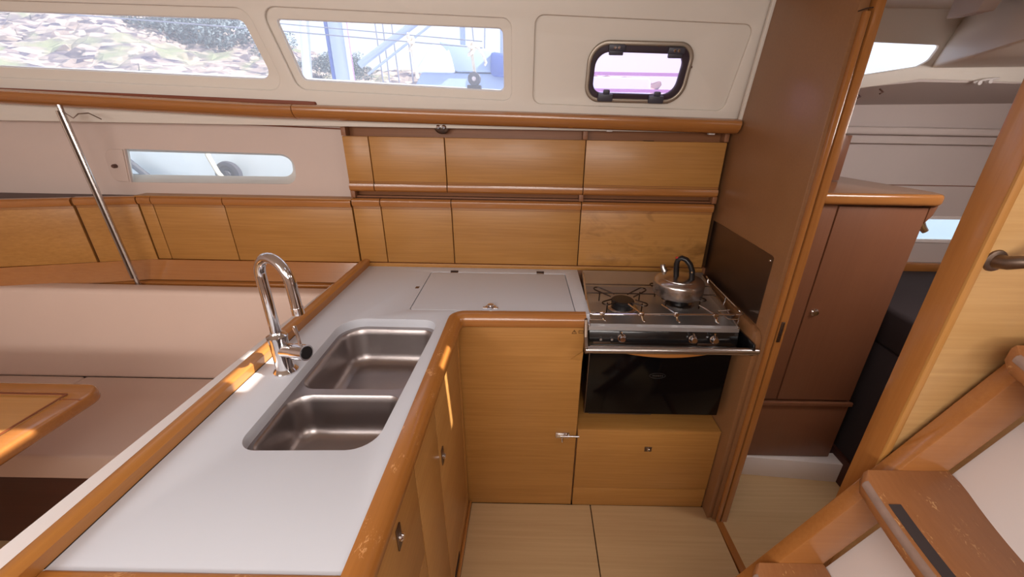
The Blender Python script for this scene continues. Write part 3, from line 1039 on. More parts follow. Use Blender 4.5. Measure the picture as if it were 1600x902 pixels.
MB().tube([e + Vector((0, 0, 0.014)), e + Vector((0, 0, -0.004))], 0.0135, 20).build('aerator', M['chrome'], fc)
hd = Vector((0.93, -0.30, 0.10)).normalized()
h0 = B + Vector((0, 0, 0.066))
MB().tube([h0, h0 + hd * 0.048], 0.0185, 20).build('handle_neck', M['chrome'], fc)
hk = MB().tube([h0 + hd * 0.050, h0 + hd * 0.088], 0.0205, 24).build('handle', M['chrome'], fc)
MB().tube([h0 + hd * 0.087, h0 + hd * 0.0895], 0.0165, 24).build('end_cap', M['black'], hk)
lv = h0 + hd * 0.074
MB().tube([lv, lv + Vector((-0.004, 0.004, 0.045)), lv + Vector((-0.012, 0.010, 0.070))], [0.0045, 0.0042, 0.0048], 12).build('lever', M['chrome'], hk)

# galley base cabinets under the sink (doors face the passage)
bcab = root('sink_cabinet', (-0.4, 0.8, 0), 'varnished base cabinets under the sink with latched doors facing the passage', 'cabinet')
XF = -0.247
MB().box(-0.765, XF - 0.016, 0.31, 1.236, 0.0, 0.745, 0.002).build('carcass', M['gap'], bcab)

MB().box(-0.764, XF - 0.001, 0.300, 0.3185, 0.0, 0.873, 0.0015).build('end_panel', M['honey'], bcab)


def side_door(y0, y1, z0, z1, mat=M['honey_y'], name='door'):
    g = 0.0028
    return MB().box(XF - 0.018, XF, y0 + g, y1 - g, z0, z1, 0.0015).build(name, mat, bcab)


def push_latch_x(y, z, par):
    l = MB().box(XF, XF + 0.0035, y - 0.011, y + 0.011, z - 0.028, z + 0.028, 0.0015)
    lo = l.build('latch', M['dull_metal'], par)
    MB().lathe([(0.0085, 0), (0.0085, 0.005), (0.006, 0.008), (0, 0.008)], (XF + 0.003, y, z), (1, 0, 0), 20).build('latch_button', M['chrome'], lo)


d1 = side_door(0.320, 0.655, 0.560, 0.872)
push_latch_x(0.525, 0.800, d1)
d1b = side_door(0.320, 0.655, 0.085, 0.556)
push_latch_x(0.540, 0.500, d1b)
d2 = side_door(0.655, 0.852, 0.085, 0.872)
d3 = side_door(0.852, 1.200, 0.085, 0.872)
push_latch_x(0.882, 0.640, d3)
side_door(1.200, 1.236, 0.0, 0.872, M['honey_z'], 'corner_post')
MB().box(XF - 0.018, XF, 0.32, 1.199, 0.0, 0.082, 0.0015).build('plinth', M['honey_y'], bcab)
MB().box(XF, XF + 0.002, 0.86, 0.99, 0.030, 0.052, 0.0005).build('vent_slot', M['gap'], bcab)
MB().box(XF, XF + 0.012, 0.32, 1.236, 0.0, 0.014, 0.003).build('floor_bead', M['red_y'], bcab)

# icebox cabinet: facing the viewer
ice = root('icebox_cabinet', (-0.02, 1.4, 0), 'tall varnished cabinet front below the white lid with a small chrome bolt', 'cabinet')
MB().box(-0.247, 0.196, 1.255, 1.695, 0.0, 0.875, 0.002).build('carcass', M['bulk'], ice)
ip = MB().box(-0.275, 0.194, 1.237, 1.2545, 0.001, 0.875, 0.0015).build('front_panel', M['honey'], ice)
mb = MB()
for a_, b_ in (((0.150, 0.859), (0.166, 0.859)), ((0.150, 0.859), (0.158, 0.873)), ((0.166, 0.859), (0.158, 0.873)), ((0.174, 0.861), (0.190, 0.861)), ((0.174, 0.871), (0.190, 0.871)), ((0.174, 0.861), (0.174, 0.871)), ((0.190, 0.861), (0.190, 0.871)), ((0.158, 0.863), (0.158, 0.868))):
    mb.tube([(a_[0], 1.2355, a_[1] - 0.006), (b_[0], 1.2355, b_[1] - 0.006)], 0.0009, 5)
mb.build('warning_mark', M['print'], ip)
# barrel bolt reaching over to the drawer
bo = MB()
bo.box(0.112, 0.166, 1.232, 1.236, 0.378, 0.406, 0.001)
bo.box(0.116, 0.162, 1.226, 1.233, 0.384, 0.400, 0.003)
bolt = bo.build('bolt', M['chrome'], ip)
MB().tube([(0.130, 1.229, 0.392), (0.204, 1.229, 0.391)], 0.0042, 12).build('bolt_rod', M['chrome'], bolt)
MB().tube([(0.138, 1.229, 0.388), (0.138, 1.216, 0.372)], 0.0035, 10).build('bolt_knob', M['chrome'], bolt)
# finger recess bracket at the right end of the icebox trim
mb = MB()
mb.prism([(0.186, 1.226, 0.800), (0.186, 1.236, 0.800), (0.186, 1.236, 0.745), (0.186, 1.229, 0.760)], (-0.045, 0, 0), 0.002)
MB().prism([(0.194, 1.228, 0.785), (0.150, 1.2355, 0.745), (0.194, 1.2355, 0.740)], (0, 0.0004, 0), 0).build('corner_wedge', M['honey'], ip)

# drawer unit under the oven
dr = root('drawer_cabinet', (0.48, 1.4, 0), 'low varnished cabinet with one wide front under the oven', 'cabinet')
MB().box(0.198, 0.764, 1.2545, 1.690, 0.0, 0.402, 0.001).build('carcass', M['bulk'], dr)
MB().box(0.198, 0.764, 1.236, 1.690, 0.403, 0.421, 0.002).build('shelf', M['honey'], dr)
dd = MB().box(0.200, 0.762, 1.234, 1.2535, 0.107, 0.4195, 0.002).build('drawer_front', M['honey'], dr)
MB().box(0.200, 0.762, 1.236, 1.2535, 0.0, 0.104, 0.0015).build('plinth', M['honey'], dr)
mb = MB()
mb.box(0.472, 0.500, 1.230, 1.2345, 0.318, 0.340, 0.001)
dl = mb.build('latch', M['dull_metal'], dd)
MB().lathe([(0.007, 0), (0.007, 0.004), (0.005, 0.007), (0, 0.007)], (0.486, 1.230, 0.331), (0, -1, 0), 16).build('latch_button', M['chrome'], dl)

# side board along the bulkhead next to the stove
sbm = MB()
sbm.prism([(0.766, 1.185, 0.0), (0.766, 1.690, 0.0), (0.766, 1.690, 0.900), (0.766, 1.235, 0.900), (0.766, 1.205, 0.893), (0.766, 1.190, 0.880), (0.766, 1.185, 0.86)], (0.019, 0, 0), 0.002)
tag(sbm.build('side_board', M['bulk']), 'narrow wooden board with rounded top between stove and brown bulkhead', 'board')

# steel splash plate
sp = MB()
sp.prism([(0.7835, 1.709, 0.903), (0.7835, 1.238, 0.903), (0.7835, 1.238, 1.143), (0.7835, 1.250, 1.148), (0.7835, 1.709, 1.150)], (0.002, 0, 0))
spo = sp.build('splash_plate', M['dull_metal'])
tag(spo, 'dull steel splash plate screwed to the brown bulkhead beside the stove', 'splash plate')
MB().lathe([(0.004, 0), (0.003, 0.002), (0, 0.002)], (0.7835, 1.252, 1.130), (-1, 0, 0), 10).build('screw', M['steel'], spo)

# back wall behind the stove and counter: thin trim under the lower lockers
struct(MB().box(-0.765, 0.785, 1.697, 1.76, 0.40, 0.936, 0.002).build('wall_galley_back', M['recess_wood']), 'wooden wall behind the worktop and stove')
struct(MB().box(-0.758, 0.768, 1.690, 1.698, 0.918, 0.936, 0.002).build('trim_5', M['honey']), 'thin wooden strip between the lockers and the worktop')

struct(MB().box(-0.765, 0.786, 1.766, 1.78, 0.30, 1.57).build('wall_behind_lockers', M['recess_wood']), 'wooden wall behind the galley lockers')
# ---- wall lockers, two rows
lo = root('wall_locker', (0, 1.72, 0.936), 'lower row of varnished galley wall lockers right above the worktop', 'locker', 'galley wall lockers')
MB().box(-0.757, 0.772, 1.7165, 1.76, 0.938, 1.222, 0.001).build('carcass', M['gap'], lo)
XS = [-0.757, -0.637, -0.338, 0.210, 0.768]
for i in range(4):
    door(lo, XS[i], XS[i + 1], 1.698, 0.938, 1.218, 'top', M['honey_soot'] if i == 3 else M['honey'], M['red'] if i < 3 else M['red'])
up = root('wall_locker', (0, 1.72, 1.22), 'upper row of varnished galley wall lockers just under the handrail', 'locker', 'galley wall lockers')
XU = [-0.757, -0.652, -0.350, 0.212, 0.772]
for i in range(4):
    door(up, XU[i], XU[i + 1], 1.698, 1.251, 1.465, 'bottom', M['honey'], M['red'])
# open slots above and between, with dividers
MB().box(-0.757, 0.772, 1.745, 1.765, 1.222, 1.500, 0.001).build('back_board', M['recess_wood'], up)
MB().box(-0.745, 0.765, 1.7165, 1.744, 1.222, 1.228, 0.001).build('slot_floor', M['recess_wood'], up)
MB().box(-0.745, 0.765, 1.7165, 1.744, 1.430, 1.440, 0.001).build('upper_slot_floor', M['recess_wood'], up)
for x in (-0.752, 0.205, 0.764):
    MB().box(x - 0.006, x + 0.012, 1.702, 1.745, 1.4665, 1.498, 0.001).build('divider', M['recess_wood'], up)
    MB().box(x - 0.006, x + 0.012, 1.702, 1.744, 1.222, 1.250, 0.001).build('divider', M['recess_wood'], up)
MB().box(0.440, 0.480, 1.697, 1.716, 1.4652, 1.467, 0.0003).build('catch_slot', M['gap'], up)

# ================================================================== STOVE
st = root('gas_stove', (0.47, 1.45, 0.5), 'stainless marine gas stove with black oven front between the cabinets', 'stove')
YF = 1.236
# body
MB().box(0.222, 0.742, 1.262, 1.640, 0.500, 0.860, 0.004).build('body', M['enamel'], st)
# cooktop pan with raised rear
mb = MB()
rows = []
for y, z in ((1.236, 0.868), (1.238, 0.882), (1.246, 0.889), (1.256, 0.886), (1.262, 0.8825), (1.50, 0.8825), (1.515, 0.884), (1.540, 0.902), (1.556, 0.905), (1.600, 0.906), (1.640, 0.930), (1.652, 0.932), (1.656, 0.928), (1.656, 0.90)):
    sk_ = 0.022 * (y - 1.236) / 0.42
    rows.append([(x + sk_, y, z) for x in (0.208, 0.216, 0.32, 0.42, 0.52, 0.62, 0.724, 0.732)])
mb.grid(rows)
ctp = mb.build('cooktop', M['cooktop'], st)
for xx in ((0.2045, 0.2135), (0.7245, 0.7335)):
    mb = MB()
    mb.hull([(xx[0], 1.238, 0.865), (xx[1], 1.238, 0.865), (xx[1] + 0.022, 1.655, 0.865), (xx[0] + 0.022, 1.655, 0.865)],
            [(xx[0], 1.238, 0.889), (xx[1], 1.238, 0.889), (xx[1] + 0.022, 1.655, 0.930), (xx[0] + 0.022, 1.655, 0.930)], 0.002)
    mb.build('side_lip', M['steel'], ctp)

# burners
def burner(x, y, k):
    mb = MB()
    mb.lathe([(0.056, 0.000), (0.058, 0.004), (0.050, 0.009), (0.046, 0.009)], (x, y, 0.8835), seg=32)
    b_ = mb.build('burner', M['steel'], st)
    MB().lathe([(0.040 * k, 0.008), (0.042 * k, 0.024), (0.040 * k, 0.026), (0.043 * k, 0.027), (0.043 * k, 0.033), (0.038 * k, 0.037), (0, 0.038)], (x, y, 0.8835), seg=32).build('burner_cap', M['black'], b_)
    return b_


burner(0.352, 1.385, 1.0)
burner(0.585, 1.435, 0.85)


def uloop(p0, p1, w, z0, z1, r=0.0032):
    """elongated wire loop from p0 to p1"""
    a, b = Vector((p0[0], p0[1], z0)), Vector((p1[0], p1[1], z1))
    u = (b - a).normalized()
    s = Vector((-u.y, u.x, 0)).normalized()
    pts = [a + s * w * 0.5]
    pts += [b - u * w * 0.5 + s * w * 0.5]
    for k in range(1, 8):
        t_ = PI / 2 - PI * k / 8
        pts.append(b - u * w * 0.5 + u * (w * 0.5 * math.cos(t_)) + s * (w * 0.5 * math.sin(t_)))
    pts += [b - u * w * 0.5 - s * w * 0.5, a - s * w * 0.5]
    return pts


for (bx, by) in ((0.352, 1.385), (0.585, 1.435)):
    for k, ang in enumerate((40, 140, 215, 320)):
        ca, sa = math.cos(math.radians(ang)), math.sin(math.radians(ang))
        mb = MB()
        rr = 0.128 if k < 2 else 0.10
        mb.tube(uloop((bx + ca * 0.045, by + sa * 0.040), (bx + ca * rr, by + sa * rr * 0.9), 0.030, 0.924, 0.934 if k < 2 else 0.924), 0.0027, 8)
        mb.tube([(bx + ca * rr * 0.8, by + sa * rr * 0.72, 0.925), (bx + ca * rr * 0.8, by + sa * rr * 0.72, 0.884)], 0.0025, 6)
        mb.build('pan_support', M['wire_dark'], st)
mb = MB()
for y, z in ((1.30, 0.902), (1.47, 0.906), (1.545, 0.912)):
    mb.tube([(0.218, y, z), (0.742, y, z)], 0.0025, 8)
mb.build('grid_wire', M['wire_dark'], st)

# front fiddle rail of the cooktop
mb = MB()
mb.tube([(0.212, 1.36, 0.925), (0.210, 1.26, 0.927), (0.212, 1.245, 0.927), (0.222, 1.240, 0.9275), (0.47, 1.240, 0.932), (0.700, 1.240, 0.936), (0.727, 1.240, 0.936), (0.737, 1.248, 0.936), (0.742, 1.35, 0.934), (0.750, 1.60, 0.934)], 0.0033, 10)
rail = mb.build('pan_rail', M['chrome'], st)
mb = MB()
for x, y, dx in ((0.211, 1.262, 0), (0.738, 1.265, 0), (0.745, 1.40, 0.0), (0.7495, 1.58, 0)):
    MB().tube([(x, y, 0.886), (x, y, 0.930)], 0.0025, 8).build('rail_post', M['chrome'], rail)
mb.tube([(0.212, 1.30, 0.905), (0.260, 1.30, 0.905), (0.262, 1.245, 0.905), (0.212, 1.245, 0.905)], 0.0022, 8)
mb.build('rail_loop', M['chrome'], rail)
mb = MB()
mb.tube([(0.738, 1.265, 0.905), (0.700, 1.265, 0.905), (0.690, 1.33, 0.905), (0.740, 1.34, 0.905)], 0.0022, 8)
mb.build('rail_loop', M['chrome'], rail)
for x in (0.250, 0.385, 0.505, 0.640):
    mb = MB()
    mb.box(x - 0.009, x + 0.009, 1.234, 1.246, 0.926, 0.938, 0.002)
    mb.tube([(x + 0.002, 1.240, 0.928), (x + 0.006, 1.238, 0.912), (x + 0.016, 1.237, 0.904)], [0.005, 0.004, 0.003], 8)
    c_ = mb.build('rail_clamp', M['chrome'], rail)
    if x > 0.3:
        MB().tube([(x, 1.243, 0.934), (x - 0.03, 1.31, 0.936)], 0.0028, 8).build('pan_arm', M['chrome'], c_)

# control panel
mb = MB()
mb.hull([(0.208, 1.222, 0.812), (0.732, 1.222, 0.812), (0.732, 1.262, 0.812), (0.208, 1.262, 0.812)],
        [(0.208, 1.234, 0.868), (0.732, 1.234, 0.868), (0.732, 1.262, 0.868), (0.208, 1.262, 0.868)], 0.004, 2)
cp = mb.build('control_panel', M['enamel'], st)
MB().box(0.215, 0.726, 1.218, 1.224, 0.812, 0.818, 0.002).build('lower_trim', M['steel'], cp)
for x, big in ((0.324, 1), (0.571, 0), (0.645, 0)):
    ax = Vector((0, -1, 0.2)).normalized()
    p = Vector((x, 1.226, 0.845))
    k = MB().lathe([(0.014, 0), (0.015, 0.003), (0.012, 0.006), (0.011, 0.018), (0.009, 0.021), (0, 0.021)], p, ax, 24).build('knob', M['chrome'], cp)
    MB().tube([p + ax * 0.012 + Vector((0, 0, 0.006)), p + ax * 0.014 + Vector((-0.006, 0, 0.026))], [0.005, 0.0035], 10).build('pointer', M['chrome'], k)
for x in (0.250, 0.288):
    MB().lathe([(0.006, 0), (0.006, 0.004), (0.004, 0.010), (0, 0.010)], (x, 1.226, 0.840), (0, -1, 0.2), 14).build('igniter_button', M['steel'], cp)
for x0, x1 in ((0.225, 0.285), (0.590, 0.655)):
    MB().box(x0, x1, 1.2215, 1.2235, 0.822, 0.830, 0.0005).build('marking_plate', M['dull_metal'], cp)

# oven door
od = MB().box(0.214, 0.722, 1.224, 1.262, 0.512, 0.806, 0.004).build('oven_door', M['black_glass'], st)
mb = MB()
ring = [(0.470 + 0.029 * math.cos(2 * PI * k / 28), 1.2235, 0.690 + 0.011 * math.sin(2 * PI * k / 28)) for k in range(28)]
mb.tube(ring, 0.0008, 5, closed=True)
for k in range(6):
    x = 0.452 + k * 0.0068
    mb.box(x, x + 0.0045, 1.2234, 1.2238, 0.687, 0.693)
mb.build('door_badge', M['logo'], od)
mb = MB()
for x in (0.2165,):
    mb.box(x - 0.002, x + 0.001, 1.2215, 1.225, 0.515, 0.800, 0.0005)
mb.box(0.232, 0.47, 1.2215, 1.225, 0.512, 0.5155, 0.0008)
mb.build('door_edge_strip', M['dull_metal'], od)
# curved wooden door grip
pts_t, pts_b = [], []
for k in range(17):
    s = k / 16
    x = 0.262 + 0.425 * s
    bow = math.sin(PI * s)
    pts_t.append((x, 1.214 - 0.030 * bow, 0.812))
    pts_b.append((x, 1.214 - 0.030 * bow, 0.803 - 0.010 * bow))
mb = MB()
rows = [[(x, 1.224, 0.812) for x, y, z in pts_t], pts_t, pts_b, [(x, 1.224, z) for x, y, z in pts_b]]
mb.grid(rows)
mb.build('door_grip', M['red'], od, angle=50)

# steel crash bar in front of the stove
cr = root('crash_bar', (0.49, 1.17, 0.82), 'polished steel safety bar across the front of the stove', 'bar')
MB().tube([(0.193, 1.180, 0.823), (0.779, 1.180, 0.827)], 0.0128, 20).build('bar', M['steel'], cr)
mb = MB()
mb.prism([(0.190, 1.170, 0.812), (0.190, 1.192, 0.812), (0.190, 1.236, 0.870), (0.190, 1.236, 0.915), (0.190, 1.224, 0.915), (0.190, 1.200, 0.860), (0.190, 1.170, 0.836)], (0.010, 0, 0), 0.001)
mb.build('bracket', M['dull_metal'], cr)
mb = MB()
mb.prism([(0.757, 1.172, 0.815), (0.757, 1.255, 0.770), (0.757, 1.325, 0.770), (0.757, 1.325, 0.855), (0.757, 1.176, 0.857), (0.757, 1.170, 0.840)], (0.007, 0, 0), 0.001)
mb.build('bracket', M['enamel'], cr)

# ================================================================== KETTLE
kt = root('kettle', (0.572, 1.435, 0.928), 'low stainless kettle with black arched handle on the right burner', 'kettle')
K = Vector((0.572, 1.435, 0.9275))
MB().lathe([(0.0, 0), (0.089, 0.0), (0.0925, 0.003), (0.0935, 0.010), (0.0935, 0.046), (0.0925, 0.052), (0.088, 0.0575), (0.074, 0.064), (0.070, 0.065)], K, seg=48).build('body', M['steel'], kt)
ldk = MB().lathe([(0.071, 0.0645), (0.070, 0.067), (0.050, 0.0735), (0.025, 0.0775), (0, 0.0785)], K, seg=48).build('lid', M['steel'], kt)
hdv = Vector((0.90, -0.44, 0)).normalized()
ctr = K + Vector((0.006, -0.020, 0.068))
path = []
for s, z in ((-0.026, 0.0), (-0.030, 0.030), (-0.033, 0.055), (-0.030, 0.072), (-0.018, 0.080), (-0.002, 0.076), (0.014, 0.060), (0.026, 0.035), (0.030, 0.002)):
    path.append(ctr + hdv * s + Vector((0, 0, z)))
sv = Vector((-hdv.y, hdv.x, 0))
rows = []
for i, p in enumerate(path):
    t_ = (path[min(i + 1, len(path) - 1)] - path[max(i - 1, 0)]).normalized()
    nn = t_.cross(sv).normalized()
    rows.append([p + sv * (0.0125 * math.cos(a_)) + nn * (0.0100 * math.sin(a_)) for a_ in [2 * PI * k / 14 for k in range(14)]])
mb = MB()
mb.grid(rows, close=True)
b = mb.bm
b.verts.ensure_lookup_table()
b.faces.new([b.verts[i] for i in range(14)])
b.faces.new([b.verts[len(b.verts) - 14 + i] for i in range(14)][::-1])
kh = mb.build('handle', M['black'], kt, angle=60)
MB().box(-0.010, 0.010, -0.006, 0.006, 0, 0.006, 0.002, M4=Matrix.Translation(path[3] + Vector((0, 0, 0.004)))).build('whistle_trigger', M['red_plastic'], kh)
q = path[-2] + sv * -0.0115
MB().lathe([(0.003, 0), (0.003, 0.002), (0, 0.002)], q, tuple(-sv), 10).build('rivet', M['chrome'], kh)
s0 = K + Vector((-0.030, 0.060, 0.050))
MB().tube([s0, s0 + Vector((-0.014, 0.016, 0.028)), s0 + Vector((-0.016, 0.018, 0.040))], [0.014, 0.010, 0.010], 16).build('spout', M['steel'], kt)

# ================================================================== AFT SIDE (through the doorway)
al = root('aft_locker', (1.2, 1.55, 0), 'dark red hanging locker with one latched door beyond the doorway', 'locker')
MB().box(0.86, 1.405, 1.440, 1.70, 0.112, 1.285, 0.003).build('body', M['bulk_dark'], al)
MB().box(0.86, 1.075, 1.420, 1.4395, 0.440, 1.283, 0.002).build('fixed_panel', M['bulk_dark'], al)
ad = MB().box(1.080, 1.395, 1.420, 1.4395, 0.440, 1.278, 0.002).build('door', M['bulk_dark'], al)
mb = MB().lathe([(0.015, 0), (0.015, 0.004), (0.011, 0.007), (0.010, 0.012), (0, 0.014)], (1.114, 1.420, 0.863), (0, -1, 0), 24)
mb.build('knob', M['chrome'], ad)
MB().box(0.86, 1.405, 1.424, 1.4395, 0.112, 0.428, 0.002).build('lower_panel', M['bulk_dark'], al)
MB().box(0.86, 1.41, 1.412, 1.425, 0.410, 0.430, 0.004).build('lip', M['bulk_dark'], al)
mb = MB()
tp = rpoly([(0.86, 1.395), (1.425, 1.395), (1.435, 1.46), (1.36, 1.90), (0.86, 1.92)], [0.0, 0.04, 0.04, 0.0, 0.0], 6)
sheet(mb, tp, [], 0.040, plane_z(1.306), 0.012)
mb.build('locker_top', M['red'], al)
MB().box(1.19, 1.255, 1.70, 1.90, 1.327, 1.50, 0.002).build('upright_board', M['bulk_dark'], al)
mb = MB()
mb.tube([(1.400, 1.445, 1.235), (1.412, 1.437, 1.205), (1.425, 1.430, 1.190)], [0.012, 0.013, 0.010], 14)
mb.build('door_catch', M['chrome'], al)
MB().prism([(1.398, 1.42, 1.285), (1.425, 1.42, 1.285), (1.418, 1.42, 1.25), (1.398, 1.42, 1.22)], (0, 0.02, 0), 0.002).build('corner_bracket', M['bulk_dark'], al)

# white plinth at the floor
mb = MB()
mb.prism([(0.86, 1.432, -0.01), (0.992, 1.420, -0.01), (1.461, 1.379, -0.01), (1.50, 1.45, -0.01), (0.86, 1.46, -0.01)], (0, 0, 0.118), 0.002)
struct(mb.build('baseboard_aft', M['gel_white']), 'white moulded plinth under the aft locker')

# aft berth
be = root('aft_berth', (1.8, 1.4, 0), 'dark berth side behind the aft locker', 'berth')
MB().box(1.46, 2.2, 1.15, 1.94, 0.0, 0.70, 0.004).build('berth_base', M['berth'], be)
MB().box(1.455, 2.2, 1.14, 1.94, 0.70, 0.86, 0.02, 3).build('mattress', M['berth'], be)
MB().box(1.445, 1.462, 1.12, 1.94, 0.0, 0.14, 0.003).build('skirting', M['dark_wood'], be)
MB().box(1.85, 2.22, 1.91, 1.945, 0.86, 0.90, 0.003).build('trim_board', M['red'], be)

# hull side, ledge and hull window aft
mb = MB()
HW5 = rect(1.875, 2.215, 1.015, 1.118)
sheet(mb, rect(0.80, 2.25, 0.3, 1.66), [HW5], 0.01, plane_y(1.955), 0)
ah = struct(mb.build('wall_aft_hull', M['aft_liner']), 'grey lined hull side of the aft cabin')
MB().box(1.01, 2.25, 1.885, 1.949, 1.498, 1.530, 0.010, 3).build('ledge', M['aft_liner'], ah)
MB().box(1.01, 2.25, 1.920, 1.949, 1.46, 1.498, 0.004).build('ledge_underside', M['aft_liner'], ah)
MB().box(1.3, 2.25, 1.947, 1.951, 1.276, 1.279).build('liner_seam', M['groove'], ah)
mb = MB()
sheet(mb, rect(1.86, 2.23, 1.000, 1.133), [rect(1.875, 2.215, 1.018, 1.118)], 0.012, plane_y(1.950), 0.003)
mb.build('window_frame', M['gel_white'], ah)
w = MB()
sheet(w, rect(1.87, 2.22, 1.01, 1.12), [], 0.004, plane_y(1.965))
struct(w.build('window_5', M['glass_clear'], smooth=False), 'small bright hull window beyond the aft locker')

# coachroof side aft of the galley bulkhead and its window
A3 = rpoly([wp(0.95, 1.655), wp(1.187, 1.705), wp(1.405, 1.740), wp(1.436, 1.760), wp(1.448, 1.806), wp(1.187, 1.812), wp(0.95, 1.815)], [0.01, 0, 0.02, 0.02, 0.01, 0, 0.01], 4)
CAB2 = frame((0, 1.74, 1.53), (1, 0, 0), (0, -SL, 1))
mb = MB()
sheet(mb, [wp(0.80, 1.64), wp(1.19, 1.66), wp(1.44, 1.70), wp(2.25, 1.69), wp(2.25, 1.93), wp(0.80, 1.93)], [A3], 0.014, CAB2, 0.003)
ac = struct(mb.build('wall_aft_cabin_side', M['gel']), 'cream coachroof side beyond the galley bulkhead')
w = MB()
c2 = CAB2.copy()
c2.translation = Vector((0, 1.75, 1.535))
sheet(w, A3, [], 0.004, c2)
struct(w.build('window_6', M['glass'], smooth=False), 'bright wedge shaped coachroof window beyond the door jamb')
# deck underside between coachroof side and hull
mb = MB()
mb.hull([(0.81, 1.715, 1.625), (1.44, 1.700, 1.690), (2.25, 1.700, 1.69), (2.25, 1.96, 1.635), (0.81, 1.96, 1.60)],
        [(0.81, 1.715, 1.645), (1.44, 1.700, 1.710), (2.25, 1.700, 1.71), (2.25, 1.96, 1.655), (0.81, 1.96, 1.62)])
mb.build('deck_underside', M['aft_liner'], ac)
struct(MB().box(0.815, 1.60, 1.10, 1.80, 1.908, 1.945, 0.004).build('trim_6', M['gel']), 'cream ceiling panel over the doorway to the aft cabin')
# little curtain hooks on it
for x, y, z in ((1.22, 1.70, 1.648), (1.30, 1.70, 1.665)):
    MB().tube([(x, y, z), (x + 0.01, y - 0.01, z - 0.012), (x - 0.004, y - 0.014, z - 0.018)], 0.003, 8).build('curtain_hook', M['brown_plastic'], ac)
mb = MB()
mb.tube([(1.62, 1.68, 1.690), (1.66, 1.672, 1.700), (1.70, 1.672, 1.704)], 0.004, 8)
for x, z in ((1.635, 1.688), (1.672, 1.694)):
    mb.lathe([(0.008, 0), (0.008, 0.012), (0, 0.014)], (x, 1.68, z), (0, -1, 0), 12)
mb.build('curtain_hook', M['soffit'], ac)

# cockpit moulding that comes down overhead on the right
mb = MB()
zb = 1.735
mb.hull([(1.458, 1.70, zb), (1.30, 1.38, zb), (1.14, 1.09, zb), (1.45, 1.00, zb), (1.45, 0.66, zb), (2.24, 0.66, zb), (2.24, 1.70, zb + 0.02)],
        [(1.512, 1.70, 1.945), (1.36, 1.38, 1.945), (1.20, 1.09, 1.945), (1.47, 1.00, 1.945), (1.47, 0.66, 1.945), (2.24, 0.66, 1.945), (2.24, 1.70, 1.945)], 0.012, 3)
ckp = struct(mb.build('wall_cockpit_moulding', M['gel']), 'cream moulding of the cockpit coming down over the aft cabin')
MB().prism([(1.335, 1.50, 1.94), (1.290, 1.455, 1.845), (1.225, 1.29, 1.83), (1.20, 1.22, 1.94)], (-0.03, 0.02, 0), 0.004).build('overhead_casing', M['aft_liner'], ckp)

# ================================================================== COMPANIONWAY
# bulkhead beside the ladder
mb = MB()
mb.box(0.697, 2.24, 0.602, 0.647, 0.0, 1.94, 0.0)
cbk = struct(mb.build('wall_companionway', M['pale_bulk']), 'pale veneered bulkhead beside the companionway ladder')
MB().box(0.6935, 0.699, 0.600, 0.649, 0.0, 1.94, 0.002).build('end_face', M['red_z'], cbk)
MB().box(0.6937, 0.708, 0.5965, 0.6045, 0.0, 1.94, 0.003).build('lipping', M['honey_z'], cbk)
gh = root('grab_rail', (0.8, 0.59, 1.36), 'dark bronze grab handle on the pale bulkhead beside the ladder', 'grab rail')
MB().tube([(0.726, 0.603, 1.360), (0.728, 0.585, 1.362), (0.738, 0.566, 1.371), (0.765, 0.556, 1.393), (0.82, 0.553, 1.438), (0.875, 0.556, 1.483), (0.900, 0.566, 1.504), (0.910, 0.585, 1.512), (0.912, 0.603, 1.514)],
          [0.012, 0.0105, 0.0095, 0.009, 0.009, 0.009, 0.0095, 0.0105, 0.012], 16).build('grip', M['dull_metal'], gh)
for p in ((0.726, 0.6025, 1.360), (0.912, 0.6025, 1.514)):
    MB().lathe([(0.018, 0), (0.017, 0.003), (0.012, 0.005)], p, (0, -1, 0), 20).build('mounting_plate', M['dull_metal'], gh)

# ladder
ld = root('companionway_ladder', (0.6, 0.3, 0), 'varnished companionway ladder with worn dished wooden treads and dark grip strips', 'ladder')


def sx0(z):
    return 0.541 + (z - 0.687) / 1.775


def sx1(z):
    return 0.641 + (z - 0.691) / 1.83


for y0, nm in ((0.560, 'stringer'), (-0.035, 'stringer')):
    mb = MB()
    mb.prism([(sx0(0.0), y0, 0.0), (sx1(0.0), y0, 0.0), (sx1(1.90), y0, 1.90), (sx0(1.90), y0, 1.90)], (0, 0.032, 0), 0.003)
    mb.build(nm, M['red'], ld)


